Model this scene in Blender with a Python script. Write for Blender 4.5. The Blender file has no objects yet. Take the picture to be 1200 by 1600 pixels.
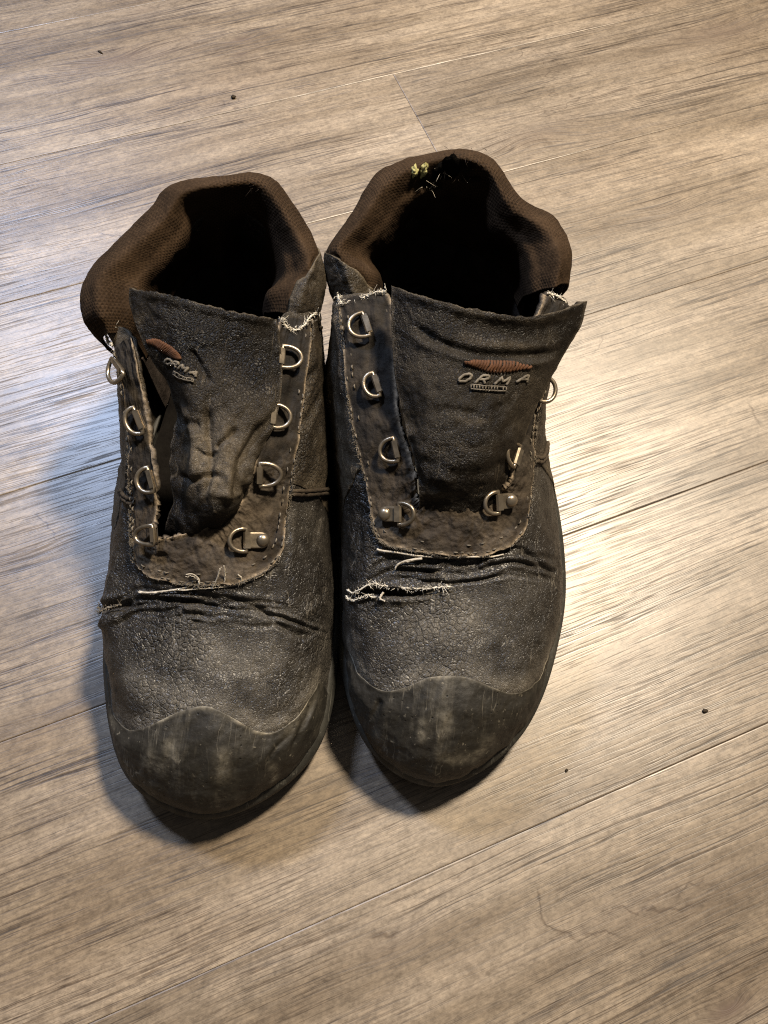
import bpy, math, random
import numpy as np
from mathutils import Vector, Matrix
R_ = math.radians
rng = np.random.default_rng(7)
random.seed(7)
SC = bpy.context.scene
COL = SC.collection

# ------------------------------------------------------------------ camera
CAM_H, DEP, ROLL, FPX = 0.42, R_(66.6), R_(7.07), 1200.0
_F = np.array([0, math.cos(DEP), -math.sin(DEP)])
_U0 = np.array([0, math.sin(DEP), math.cos(DEP)])
_R0 = np.array([1.0, 0, 0])
CR = math.cos(ROLL) * _R0 + math.sin(ROLL) * _U0
CU = -math.sin(ROLL) * _R0 + math.cos(ROLL) * _U0
CC = np.array([0, 0, CAM_H])
cam = bpy.data.cameras.new('camera')
cam.sensor_fit = 'VERTICAL'
cam.sensor_height = 36.0
cam.lens = 27.0
cam.clip_start = 0.01
cam.clip_end = 100
camo = bpy.data.objects.new('camera', cam)
COL.objects.link(camo)
camo.matrix_world = Matrix(((CR[0], CU[0], -_F[0], CC[0]), (CR[1], CU[1], -_F[1], CC[1]),
                            (CR[2], CU[2], -_F[2], CC[2]), (0, 0, 0, 1)))
SC.camera = camo

# ------------------------------------------------------------------ world, lamps, exposure
w = bpy.data.worlds.new('World')
SC.world = w
w.use_nodes = True
w.node_tree.nodes['Background'].inputs[0].default_value = (1.0, 0.95, 0.90, 1)
w.node_tree.nodes['Background'].inputs[1].default_value = 0.085
SC.view_settings.view_transform = 'Standard'
SC.view_settings.look = 'None'
SC.view_settings.exposure = 0.0
SC.cycles.use_denoising = False
SC.cycles.use_adaptive_sampling = False
SC.cycles.filter_width = 1.15


def lamp(name, loc, target, size, power, color):
    l = bpy.data.lights.new(name, 'AREA')
    l.shape = 'DISK'
    l.size = size
    l.energy = power
    l.color = color
    o = bpy.data.objects.new(name, l)
    COL.objects.link(o)
    o.location = loc
    o.rotation_euler = (Vector(target) - Vector(loc)).to_track_quat('-Z', 'Y').to_euler()
    return o


lamp('warm_ceiling_lamp', (0.395, 0.830, 1.5), (0, 0.15, 0), 0.19, 68, (1.0, 0.855, 0.655))
lamp('cool_room_lamp', (-0.85, 1.045, 1.5), (0, 0.15, 0), 0.22, 33, (0.56, 0.70, 1.0))


# ------------------------------------------------------------------ numeric helpers
def at(px, py, z=0.0):
    """point at height z (m) on the sight line of a measured photo position"""
    d = _F + (px - 600) / FPX * CR - (py - 800) / FPX * CU
    return CC + (z - CAM_H) / d[2] * d


def proj(P):
    v = np.asarray(P, float) - CC
    dep = v @ _F
    return np.stack([600 + FPX * (v @ CR) / dep, 800 - FPX * (v @ CU) / dep], -1)


_perm = np.random.default_rng(3).permutation(512)
_grad = np.random.default_rng(4).normal(size=(512, 3))
_grad /= np.linalg.norm(_grad, axis=1)[:, None]


def perlin(p):
    p = np.asarray(p, float)
    i = np.floor(p).astype(int)
    f = p - i
    u = f * f * f * (f * (f * 6 - 15) + 10)
    out = 0
    for dx in (0, 1):
        for dy in (0, 1):
            for dz in (0, 1):
                h = _perm[(_perm[(_perm[(i[..., 0] + dx) & 511] + i[..., 1] + dy) & 511] + i[..., 2] + dz) & 511]
                g = _grad[h]
                d = f - np.array([dx, dy, dz])
                wt = (u[..., 0] if dx else 1 - u[..., 0]) * (u[..., 1] if dy else 1 - u[..., 1]) * (u[..., 2] if dz else 1 - u[..., 2])
                out = out + wt * (g * d).sum(-1)
    return out * 1.5


def fbm(p, oct=4):
    p = np.asarray(p, float)
    s, a = 0, 1.0
    for k in range(oct):
        s = s + a * perlin(p * 2 ** k + 17.3 * k)
        a *= 0.5
    return s


def sstep(a, b, x):
    t = np.clip((x - a) / (b - a), 0, 1)
    return t * t * (3 - 2 * t)


def cr_weights(m, t, closed):
    """Catmull-Rom weights (len(t) x m)"""
    t = np.asarray(t, float).ravel()
    W = np.zeros((len(t), m))
    if closed:
        t = np.mod(t, m)
        i = np.floor(t).astype(int)
    else:
        t = np.clip(t, 0, m - 1)
        i = np.minimum(np.floor(t).astype(int), m - 2)
    f = t - i
    b = [-0.5 * f + f ** 2 - 0.5 * f ** 3, 1 - 2.5 * f ** 2 + 1.5 * f ** 3, 0.5 * f + 2 * f ** 2 - 1.5 * f ** 3, -0.5 * f ** 2 + 0.5 * f ** 3]
    r = np.arange(len(t))
    for k in range(4):
        j = i + k - 1
        if closed:
            np.add.at(W, (r, np.mod(j, m)), b[k])
        else:
            lo, hi = j < 0, j > m - 1
            ok = ~(lo | hi)
            np.add.at(W, (r[ok], j[ok]), b[k][ok])
            for msk, e0, e1 in ((lo, 0, 1), (hi, m - 1, m - 2)):   # linear end extension
                np.add.at(W, (r[msk], np.full(msk.sum(), e0)), 2 * b[k][msk])
                np.add.at(W, (r[msk], np.full(msk.sum(), e1)), -b[k][msk])
    return W


class Surf:
    """smooth surface through a net of control points P[columns][rows]"""

    def __init__(self, P, closed):
        self.P = np.asarray(P, float)
        self.closed = closed
        self.m, self.n = self.P.shape[:2]
        self._inv = None

    def pts(self, t, s):
        t, s = np.broadcast_arrays(np.asarray(t, float), np.asarray(s, float))
        A = cr_weights(self.m, t, self.closed)
        B = cr_weights(self.n, s, False)
        return np.einsum('ai,aj,ijk->ak', A, B, self.P).reshape(t.shape + (3,))

    def grid(self, t, s):
        A = cr_weights(self.m, t, self.closed)
        B = cr_weights(self.n, s, False)
        return np.einsum('ai,bj,ijk->abk', A, B, self.P)

    def nrm(self, t, s, flip=1):
        e = 0.02
        t, s = np.broadcast_arrays(np.asarray(t, float), np.asarray(s, float))
        dt = self.pts(t + e, s) - self.pts(t - e, s)
        hi = np.minimum(s + e, self.n - 1)
        lo = np.maximum(s - e, 0)
        ds = self.pts(t, hi) - self.pts(t, lo)
        n = np.cross(ds, dt) * flip
        return n / (np.linalg.norm(n, axis=-1, keepdims=True) + 1e-12)

    def inv(self, px, py, flip=1):
        if self._inv is None:
            tt = np.linspace(0, self.m if self.closed else self.m - 1, 400 if self.closed else 160)
            ss = np.linspace(0, self.n - 1, 140)
            T, S = np.meshgrid(tt, ss, indexing='ij')
            Q = self.pts(T, S)
            N = self.nrm(T, S, flip)
            front = ((CC - Q) * N).sum(-1) > -0.02
            self._inv = (T[front], S[front], proj(Q)[front], np.linalg.norm(Q - CC, axis=-1)[front])
        T, S, pp, dd = self._inv
        d2 = np.hypot(pp[:, 0] - px, pp[:, 1] - py)
        k = np.argmin(d2)
        c = np.where(d2 < max(d2[k] * 1.5, 4.0))[0]
        k = c[np.argmin(dd[c] + d2[c] * 2e-3)]
        t, s = T[k], S[k]
        for _ in range(3):
            e = 1e-3
            q0 = proj(self.pts(t, s))
            J = np.stack([(proj(self.pts(t + e, s)) - q0) / e, (proj(self.pts(t, s + e)) - q0) / e], 1)
            try:
                st = np.linalg.solve(J, np.array([px, py]) - q0)
            except Exception:
                break
            st = np.clip(st, -0.08, 0.08)
            t, s = t + st[0], float(np.clip(s + st[1], 0, self.n - 1))
        return float(t), float(s)

    def trace(self, pxs, n=0, off=0.0, flip=1):
        """3-D polyline on the surface along measured positions"""
        ts = np.array([self.inv(x, y, flip) for x, y in pxs])
        if self.closed:
            ts[:, 0] = np.unwrap(ts[:, 0], period=self.m)
        if n:
            k = np.linspace(0, len(ts) - 1, n)
            ts = cr_weights(len(ts), k, False) @ ts
        return self.pts(ts[:, 0], ts[:, 1]) + off * self.nrm(ts[:, 0], ts[:, 1], flip)


def seg_dist(V, poly):
    d = np.full(len(V), 9.0)
    arg = np.zeros(len(V))
    n = len(poly) - 1
    for k in range(n):
        a, b = poly[k], poly[k + 1]
        ab = b - a
        h = np.clip(((V - a) @ ab) / (ab @ ab + 1e-12), 0, 1)
        e = np.linalg.norm(V - a - h[:, None] * ab, axis=1)
        m = e < d
        d[m] = e[m]
        arg[m] = (k + h[m]) / n
    return d, arg


# ------------------------------------------------------------------ mesh helpers
_WL = {}


def world_loc(o):
    return _WL.get(o.name, (0, 0, 0))


def mesh_obj(name, V, F, mat, parent=None, smooth=True, attr=None, kind=None, uv=None):
    V = np.asarray(V, float)
    me = bpy.data.meshes.new(name)
    if parent is not None:
        o0 = np.array(world_loc(parent))
        V = V - o0
    if isinstance(F, np.ndarray):
        me.vertices.add(len(V))
        me.vertices.foreach_set('co', V.ravel())
        k = F.shape[1]
        me.loops.add(F.size)
        me.loops.foreach_set('vertex_index', F.ravel().astype(np.int32))
        me.polygons.add(len(F))
        me.polygons.foreach_set('loop_start', np.arange(0, F.size, k, dtype=np.int32))
        me.polygons.foreach_set('loop_total', np.full(len(F), k, dtype=np.int32))
        me.update(calc_edges=True)
    else:
        me.from_pydata([tuple(v) for v in V], [], [tuple(f) for f in F])
        me.update()
    if smooth:
        me.polygons.foreach_set('use_smooth', np.ones(len(me.polygons), dtype=bool))
    for an, av in (attr or {}).items():
        a = me.attributes.new(an, 'FLOAT', 'POINT')
        a.data.foreach_set('value', np.asarray(av, np.float32).ravel())
    if uv is not None:
        a = me.attributes.new('grainuv', 'FLOAT_VECTOR', 'POINT')
        a.data.foreach_set('vector', np.asarray(uv, np.float32).ravel())
    me.materials.append(mat)
    o = bpy.data.objects.new(name, me)
    COL.objects.link(o)
    if parent is not None:
        o.parent = parent
        _WL[o.name] = world_loc(parent)
    if kind:
        o['kind'] = kind
    return o


def thing(name, label, cat, loc, group=None):
    o = bpy.data.objects.new(name, None)
    COL.objects.link(o)
    o.location = loc
    o.empty_display_size = 0.02
    o['label'] = label
    o['category'] = cat
    if group:
        o['group'] = group
    _WL[o.name] = tuple(loc)
    return o


def quads(nu, nv, base=0, closed=False, flip=False):
    a = np.arange(nu * nv).reshape(nu, nv) + base
    b = np.roll(a, -1, 0) if closed else a[1:]
    a0 = a if closed else a[:-1]
    f = np.stack([a0[:, :-1], b[:, :-1], b[:, 1:], a0[:, 1:]], -1).reshape(-1, 4)
    return f[:, ::-1] if flip else f


def grid_normals(G, flip=1):
    du = np.gradient(G, axis=0)
    dv = np.gradient(G, axis=1)
    n = np.cross(dv, du) * flip
    return n / (np.linalg.norm(n, axis=-1, keepdims=True) + 1e-12)


def shell(G, N, th, closed=False):
    """thick sheet from a grid of outer points; returns V, F"""
    nu, nv = G.shape[:2]
    I = G - N * th
    # a softened rim: pull the outermost ring of the outer face a little inward
    V = np.concatenate([G.reshape(-1, 3), I.reshape(-1, 3)])
    F = [quads(nu, nv, 0, closed, flip=True), quads(nu, nv, nu * nv, closed, flip=False)]
    a = np.arange(nu * nv).reshape(nu, nv)
    o = nu * nv

    def rim(e):
        f = np.stack([e[:-1], e[1:], e[1:] + o, e[:-1] + o], -1)
        return f
    F.append(rim(a[:, 0]))
    F.append(rim(a[::-1, -1]))
    if not closed:
        F.append(rim(a[0, ::-1]))
        F.append(rim(a[-1, :]))
    return V, np.concatenate(F)


class MB:
    """collects tubes, domes and boxes into one mesh"""

    def __init__(self):
        self.V, self.F, self.n = [], [], 0

    def add(self, V, F):
        self.V.append(np.asarray(V, float))
        self.F += [tuple(int(i) + self.n for i in f) for f in F]
        self.n += len(V)

    def tube(self, P, r, k=6, closed=False, flat=1.0, up=None):
        P = np.asarray(P, float)
        n = len(P)
        r = np.broadcast_to(np.asarray(r, float), (n,))
        if closed:
            T = np.roll(P, -1, 0) - np.roll(P, 1, 0)
        else:
            T = np.gradient(P, axis=0)
        T /= np.linalg.norm(T, axis=1, keepdims=True) + 1e-12
        u = np.array([0.13, 0.21, 0.97]) if up is None else np.asarray(up, float)
        V = []
        for i in range(n):
            a = np.cross(T[i], u)
            if np.linalg.norm(a) < 1e-4:
                a = np.cross(T[i], (1, 0, 0))
            a /= np.linalg.norm(a)
            b = np.cross(a, T[i])
            for j in range(k):
                q = 2 * math.pi * j / k
                V.append(P[i] + r[i] * (math.cos(q) * a + flat * math.sin(q) * b))
        F = []
        for i in range(n if closed else n - 1):
            i2 = (i + 1) % n
            for j in range(k):
                j2 = (j + 1) % k
                F.append((i * k + j, i * k + j2, i2 * k + j2, i2 * k + j))
        if not closed:
            F.append(tuple(range(k))[::-1])
            F.append(tuple((n - 1) * k + j for j in range(k)))
        self.add(V, F)

    def fibre(self, p, d, L, r, curl=0.4):
        d = np.asarray(d, float) / (np.linalg.norm(d) + 1e-9)
        c = rng.normal(size=3) * curl
        q = np.linspace(0, 1, 5)[:, None]
        P = np.asarray(p) + L * (q * d + q * q * c * 0.5)
        self.tube(P, r * (1 - 0.75 * q[:, 0]), 4)

    def dome(self, c, n, r, h, seg=14, rings=5):
        n = np.asarray(n, float)
        n = n / np.linalg.norm(n)
        a = np.cross(n, (0.3, 0.9, 0.2))
        a /= np.linalg.norm(a)
        b = np.cross(n, a)
        V, F = [], []
        for i in range(rings):
            q = i / rings * math.pi / 2
            for j in range(seg):
                e = 2 * math.pi * j / seg
                V.append(np.asarray(c) + r * math.cos(q) * (math.cos(e) * a + math.sin(e) * b) + h * math.sin(q) * n)
        V.append(np.asarray(c) + h * n)
        for i in range(rings - 1):
            for j in range(seg):
                j2 = (j + 1) % seg
                F.append((i * seg + j, i * seg + j2, (i + 1) * seg + j2, (i + 1) * seg + j))
        for j in range(seg):
            F.append(((rings - 1) * seg + j, (rings - 1) * seg + (j + 1) % seg, rings * seg))
        self.add(V, F)

    def obj(self, name, mat, parent=None, smooth=True, kind=None):
        return mesh_obj(name, np.concatenate(self.V), self.F, mat, parent, smooth, kind=kind)


# ------------------------------------------------------------------ material helpers
class NT:
    def __init__(self, name):
        self.m = bpy.data.materials.new(name)
        self.m.use_nodes = True
        self.t = self.m.node_tree
        self.b = self.t.nodes['Principled BSDF']

    def new(self, ty, **kw):
        n = self.t.nodes.new(ty)
        for k, v in kw.items():
            setattr(n, k, v)
        return n

    def put(self, sock, v):
        if isinstance(v, bpy.types.NodeSocket):
            self.t.links.new(v, sock)
        elif v is not None:
            sock.default_value = v

    def math(self, op, a, b=None, c=None, clamp=False):
        n = self.new('ShaderNodeMath', operation=op, use_clamp=clamp)
        for i, v in enumerate((a, b, c)):
            if v is not None:
                self.put(n.inputs[i], v)
        return n.outputs[0]

    def vmath(self, op, a, b=None):
        n = self.new('ShaderNodeVectorMath', operation=op)
        self.put(n.inputs[0], a)
        if b is not None:
            self.put(n.inputs[1], b)
        return n.outputs[0] if op not in ('LENGTH', 'DISTANCE', 'DOT_PRODUCT') else n.outputs[1]

    def noise(self, vec, scale, detail=3, rough=0.55, dist=0.0, out='Fac'):
        n = self.new('ShaderNodeTexNoise')
        self.put(n.inputs['Vector'], vec)
        n.inputs['Scale'].default_value = scale
        n.inputs['Detail'].default_value = detail
        n.inputs['Roughness'].default_value = rough
        n.inputs['Distortion'].default_value = dist
        return n.outputs[out]

    def voro(self, vec, scale, feature='DISTANCE_TO_EDGE', rnd=1.0):
        n = self.new('ShaderNodeTexVoronoi', feature=feature)
        self.put(n.inputs['Vector'], vec)
        n.inputs['Scale'].default_value = scale
        n.inputs['Randomness'].default_value = rnd
        return n.outputs['Distance']

    def ramp(self, fac, stops, interp='LINEAR'):
        n = self.new('ShaderNodeValToRGB')
        n.color_ramp.interpolation = interp
        e = n.color_ramp.elements
        while len(e) < len(stops):
            e.new(0.5)
        for el, (p, c) in zip(e, stops):
            el.position = p
            el.color = (c, c, c, 1) if isinstance(c, (int, float)) else tuple(c) + (1,)
        self.put(n.inputs[0], fac)
        return n.outputs[0]

    def mix(self, fac, a, b, mode='MIX'):
        n = self.new('ShaderNodeMix', data_type='RGBA', blend_type=mode)
        self.put(n.inputs[0], fac)
        for s, v in ((n.inputs[6], a), (n.inputs[7], b)):
            self.put(s, v if isinstance(v, bpy.types.NodeSocket) else tuple(v) + (1,))
        return n.outputs[2]

    def attr(self, name, out='Fac'):
        return self.new('ShaderNodeAttribute', attribute_name=name).outputs[out]

    def bump(self, h, strength, dist, nrm=None):
        n = self.new('ShaderNodeBump')
        n.inputs['Strength'].default_value = strength
        n.inputs['Distance'].default_value = dist
        self.put(n.inputs['Height'], h)
        if nrm is not None:
            self.put(n.inputs['Normal'], nrm)
        return n.outputs[0]

    def done(self, color=None, rough=None, nrm=None, **kw):
        for k, v in (('Base Color', color), ('Roughness', rough), ('Normal', nrm)):
            if v is not None:
                self.put(self.b.inputs[k], tuple(v) + (1,) if isinstance(v, tuple) and k == 'Base Color' else v)
        for k, v in kw.items():
            self.put(self.b.inputs[k.replace('_', ' ')], v)
        return self.m

    def obj(self):
        return self.new('ShaderNodeTexCoord').outputs['Object']


def leather_mat(name, dark, light, pebble=0.0032, peb_str=0.5, rough=0.52, dust=(0.16, 0.15, 0.13), seed=0.0, spec=0.28):
    t = NT(name)
    P = t.vmath('ADD', t.obj(), (seed, seed * 0.7, 0))
    warp = t.vmath('SCALE', t.vmath('SUBTRACT', t.noise(P, 160, 2, out='Color'), (0.5, 0.5, 0.5)))
    warp.node.inputs[3].default_value = 0.004
    Pw = t.vmath('ADD', P, warp)
    cell = t.voro(Pw, 1.0 / pebble)
    cellb = t.voro(t.vmath('MULTIPLY', Pw, (1, 1.5, 1)), 2.1 / pebble)
    crack = t.ramp(cell, [(0.0, 0.0), (0.16, 1.0)])
    crackb = t.ramp(cellb, [(0.0, 0.0), (0.12, 1.0)])
    zone = t.ramp(t.noise(P, 22, 3, 0.6), [(0.44, 0.12), (0.62, 1.0)])
    fine = t.noise(P, 900, 5, 0.7)
    mid = t.noise(P, 65, 5, 0.65)
    big = t.noise(P, 16, 4, 0.6)
    f3 = t.noise(P, 300, 4, 0.7)
    tone = t.math('ADD', t.math('MULTIPLY', mid, 0.55), t.math('ADD', t.math('MULTIPLY', f3, 0.30), t.math('MULTIPLY', fine, 0.15)))
    tone = t.math('MULTIPLY', t.ramp(tone, [(0.34, 0.0), (0.64, 1.0)]), t.math('ADD', 0.5, t.math('MULTIPLY', t.math('MULTIPLY', crack, crackb), 0.5)))
    col = t.mix(tone, dark, light)
    crk = t.math('MULTIPLY', t.math('SUBTRACT', 1.0, crack), zone)
    col = t.mix(t.math('MULTIPLY', crk, 0.75), col, tuple(c * 0.35 for c in dark))
    scuff = t.math('MULTIPLY', t.ramp(big, [(0.46, 0.0), (0.72, 0.75)]), t.math('MULTIPLY', t.ramp(fine, [(0.30, 0.40), (0.72, 1.0)]), t.math('ADD', 0.25, t.math('MULTIPLY', crackb, 0.75))))
    col = t.mix(scuff, col, dust)
    scv = t.noise(t.vmath('MULTIPLY', P, (1.0, 0.14, 0.3)), 150, 2, 0.5, 0.6)
    scr = t.math('MULTIPLY', t.ramp(t.math('ABSOLUTE', t.math('SUBTRACT', scv, 0.5)), [(0.0, 1.0), (0.012, 0.0)]), t.ramp(t.noise(P, 45, 3), [(0.52, 0.0), (0.60, 0.6)]))
    col = t.mix(scr, col, tuple(c * 1.4 for c in dust))
    wear = t.attr('wear')
    wn = t.math('MULTIPLY', wear, t.ramp(t.noise(P, 420, 4, 0.7), [(0.30, 0.25), (0.62, 1.0)]), clamp=True)
    col = t.mix(wn, col, tuple(min(1, c * 1.7) for c in dust))
    h = t.math('ADD', t.math('MULTIPLY', t.math('MULTIPLY', crack, zone), 1.0), t.math('MULTIPLY', crackb, 0.38))
    h = t.math('ADD', h, t.math('MULTIPLY', fine, 0.14))
    n = t.bump(h, peb_str, 0.0008)
    n = t.bump(mid, 0.35, 0.0016, n)
    r = t.math('ADD', t.math('MULTIPLY', scuff, 0.25), t.math('ADD', rough, t.math('MULTIPLY', mid, 0.12)))
    return t.done(col, r, n, Specular_IOR_Level=spec)


def nubuck_mat(name, dark, light, dust, seed=0.0, hair=0.5, spec=0.2):
    t = NT(name)
    P = t.vmath('ADD', t.obj(), (seed, seed, 0))
    fine = t.noise(P, 700, 6, 0.75)
    mid = t.noise(P, 90, 5, 0.7)
    big = t.noise(P, 28, 4, 0.6)
    hairn = t.noise(t.vmath('MULTIPLY', P, (1, 0.35, 0.35)), 1500, 3, 0.7)
    col = t.mix(t.ramp(mid, [(0.32, 0.0), (0.68, 1.0)]), dark, light)
    col = t.mix(t.math('MULTIPLY', t.ramp(big, [(0.45, 0.0), (0.7, 0.8)]), t.ramp(fine, [(0.35, 0.15), (0.7, 1.0)])), col, dust)
    col = t.mix(t.math('MULTIPLY', t.attr('flap_dark'), t.ramp(mid, [(0.3, 1.0), (0.75, 0.55)])), col, (0.0048, 0.0040, 0.0033))
    wear = t.attr('wear')
    wn = t.math('MULTIPLY', wear, t.ramp(t.noise(P, 500, 4, 0.7), [(0.32, 0.15), (0.62, 1.0)]), clamp=True)
    col = t.mix(wn, col, tuple(min(1, c * 2.2) for c in dust))
    h = t.math('ADD', t.math('MULTIPLY', fine, 0.6), t.math('MULTIPLY', hairn, hair))
    n = t.bump(h, 0.7, 0.0007)
    n = t.bump(mid, 0.5, 0.002, n)
    return t.done(col, 0.78, n, Specular_IOR_Level=spec)


def knit_mat(name, dark, light):
    t = NT(name)
    P = t.attr('grainuv', 'Vector')
    W = t.vmath('SCALE', t.vmath('SUBTRACT', t.noise(P, 260, 2, out='Color'), (0.5, 0.5, 0.5)))
    W.node.inputs[3].default_value = 0.0006
    P = t.vmath('ADD', P, W)
    sx = t.new('ShaderNodeSeparateXYZ')
    t.put(sx.inputs[0], P)
    a, b = sx.outputs[0], sx.outputs[1]
    # hexagonal holes of the spacer mesh: product of sines in a sheared lattice
    k = 2 * math.pi / 0.0017
    s1 = t.math('SINE', t.math('MULTIPLY', a, k))
    s2 = t.math('SINE', t.math('MULTIPLY', t.math('ADD', t.math('MULTIPLY', a, 0.5), t.math('MULTIPLY', b, 0.866)), k))
    s3 = t.math('SINE', t.math('MULTIPLY', t.math('SUBTRACT', t.math('MULTIPLY', a, 0.5), t.math('MULTIPLY', b, 0.866)), k))
    hole = t.math('ADD', t.math('ADD', s1, s2), t.math('MULTIPLY', s3, -1.0))
    hole = t.ramp(t.math('ADD', t.math('MULTIPLY', hole, 0.19), 0.5), [(0.25, 0.0), (0.62, 1.0)])
    O = t.obj()
    fine = t.noise(O, 900, 5, 0.7)
    big = t.noise(O, 34, 4, 0.65)
    worn = t.ramp(t.noise(O, 22, 3, 0.6), [(0.42, 1.0), (0.62, 0.25)])
    hl = t.math('MULTIPLY', t.math('SUBTRACT', 1.0, hole), worn)
    col = t.mix(t.ramp(big, [(0.3, 0.0), (0.7, 1.0)]), dark, light)
    col = t.mix(t.math('MULTIPLY', hl, 0.75), col, tuple(c * 0.25 for c in dark))
    col = t.mix(t.math('MULTIPLY', t.ramp(fine, [(0.5, 0.0), (0.78, 0.55)]), 0.6), col, tuple(min(1, c * 3.0) for c in light))
    col = t.mix(t.attr('wear'), col, (0.012, 0.010, 0.008))
    h = t.math('SUBTRACT', t.math('MULTIPLY', fine, 0.5), hl)
    n = t.bump(h, 0.55, 0.0004)
    return t.done(col, 0.9, n, Specular_IOR_Level=0.06)


def rubber_mat(name, dark, light, dust):
    t = NT(name)
    P = t.obj()
    fine = t.noise(P, 800, 5, 0.75)
    mid = t.noise(P, 70, 5, 0.7)
    big = t.noise(P, 24, 3, 0.6)
    streak = t.noise(t.vmath('MULTIPLY', P, (1, 0.12, 0.25)), 170, 4, 0.65)
    f3 = t.noise(P, 260, 4, 0.7)
    tone = t.math('ADD', t.math('MULTIPLY', mid, 0.55), t.math('ADD', t.math('MULTIPLY', f3, 0.30), t.math('MULTIPLY', fine, 0.15)))
    col = t.mix(t.ramp(tone, [(0.34, 0.0), (0.66, 1.0)]), dark, light)
    sc = t.math('MULTIPLY', t.ramp(streak, [(0.50, 0.0), (0.72, 1.0)]), t.ramp(big, [(0.40, 0.05), (0.62, 1.0)]))
    col = t.mix(t.math('MULTIPLY', sc, t.ramp(fine, [(0.3, 0.25), (0.65, 0.9)])), col, dust)
    speck = t.ramp(t.noise(P, 420, 2, 0.5), [(0.66, 0.0), (0.74, 0.7)])
    col = t.mix(t.math('MULTIPLY', speck, t.ramp(mid, [(0.4, 0.0), (0.6, 1.0)])), col, tuple(c * 1.5 for c in dust))
    scv = t.noise(t.vmath('MULTIPLY', P, (1.0, 0.10, 0.22)), 240, 2, 0.5, 0.5)
    scr = t.math('MULTIPLY', t.ramp(t.math('ABSOLUTE', t.math('SUBTRACT', scv, 0.5)), [(0.0, 1.0), (0.016, 0.0)]), t.ramp(t.noise(P, 50, 3), [(0.50, 0.0), (0.62, 0.55)]))
    col = t.mix(scr, col, tuple(c * 1.5 for c in dust))
    nick = t.math('MULTIPLY', t.ramp(t.voro(P, 330, 'F1'), [(0.10, 1.0), (0.20, 0.0)]), t.ramp(t.noise(P, 120, 2), [(0.55, 0.0), (0.62, 1.0)]))
    col = t.mix(nick, col, tuple(c * 0.3 for c in dark))
    wear = t.attr('wear')
    wn = t.math('MULTIPLY', wear, t.ramp(t.noise(P, 380, 4, 0.7), [(0.30, 0.2), (0.62, 1.0)]), clamp=True)
    col = t.mix(wn, col, tuple(min(1, c * 1.8) for c in dust))
    h = t.math('ADD', t.math('MULTIPLY', fine, 0.6), t.math('SUBTRACT', t.math('MULTIPLY', streak, 0.6), t.math('ADD', t.math('MULTIPLY', scr, 0.5), t.math('MULTIPLY', nick, 0.8))))
    n = t.bump(h, 0.45, 0.0006)
    n = t.bump(mid, 0.3, 0.0015, n)
    return t.done(col, t.math('ADD', 0.50, t.math('MULTIPLY', mid, 0.2)), n, Specular_IOR_Level=0.32)


def metal_mat(name, col, rough):
    t = NT(name)
    P = t.obj()
    m = t.noise(P, 500, 4, 0.7)
    b = t.noise(P, 160, 3, 0.6)
    c = t.mix(t.ramp(b, [(0.4, 0.0), (0.7, 1.0)]), col, tuple(x * 0.5 for x in col))
    n = t.bump(m, 0.2, 0.0002)
    return t.done(c, t.math('ADD', rough, t.math('MULTIPLY', m, 0.18)), n, Metallic=0.82)


def thread_mat(name, a, b):
    t = NT(name)
    P = t.obj()
    c = t.mix(t.ramp(t.noise(P, 260, 4, 0.7), [(0.3, 0.0), (0.7, 1.0)]), a, b)
    n = t.bump(t.noise(P, 2500, 2), 0.5, 0.0003)
    return t.done(c, 0.85, n, Specular_IOR_Level=0.2)


M = {}
M['vamp'] = leather_mat('cracked_black_leather', (0.0075, 0.0061, 0.0046), (0.029, 0.0248, 0.0198), 0.0030, 0.66, 0.35, (0.110, 0.098, 0.079), 0.0, 0.42)
M['quarter'] = leather_mat('brown_grey_leather', (0.0095, 0.0070, 0.0043), (0.042, 0.0315, 0.0195), 0.0022, 0.55, 0.45, (0.115, 0.091, 0.058), 3.1, 0.32)
M['facing'] = nubuck_mat('scuffed_nubuck', (0.0068, 0.0048, 0.0031), (0.044, 0.0325, 0.0215), (0.150, 0.117, 0.080))
M['tongue'] = leather_mat('creased_tongue_leather', (0.0028, 0.0021, 0.0014), (0.0105, 0.0080, 0.0054), 0.0016, 0.5, 0.36, (0.055, 0.044, 0.030), 7.7, 0.17)
M['knit'] = knit_mat('brown_spacer_knit', (0.0140, 0.0083, 0.0044), (0.041, 0.0255, 0.0145))
M['lining'] = nubuck_mat('dark_lining_cloth', (0.016, 0.0125, 0.0105), (0.042, 0.0330, 0.0275), (0.07, 0.060, 0.052), 2.0, 0.5, 0.05)
M['insole'] = nubuck_mat('black_insole_felt', (0.0035, 0.0030, 0.0028), (0.008, 0.0070, 0.006), (0.014, 0.012, 0.011), 5.0, 0.5, 0.02)
M['rubber'] = rubber_mat('scuffed_toe_rubber', (0.0062, 0.0053, 0.0038), (0.0235, 0.0205, 0.0152), (0.120, 0.106, 0.080))
M['sole'] = rubber_mat('sole_rubber', (0.012, 0.0115, 0.0095), (0.034, 0.0325, 0.027), (0.10, 0.096, 0.08))
M['metal'] = metal_mat('tarnished_nickel', (0.29, 0.24, 0.175), 0.24)
M['thread'] = thread_mat('dirty_white_thread', (0.22, 0.19, 0.145), (0.50, 0.45, 0.37))
M['thread_dark'] = thread_mat('soiled_stitching', (0.055, 0.046, 0.034), (0.17, 0.145, 0.11))
M['thread_white'] = thread_mat('frayed_white_backing', (0.30, 0.27, 0.215), (0.60, 0.55, 0.46))
M['orange'] = thread_mat('faded_orange_embroidery', (0.045, 0.020, 0.010), (0.095, 0.042, 0.020))
M['foam'] = thread_mat('yellow_green_foam', (0.26, 0.24, 0.08), (0.52, 0.49, 0.24))
M['crumb'] = thread_mat('dark_crumb', (0.02, 0.015, 0.01), (0.05, 0.035, 0.02))

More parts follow.
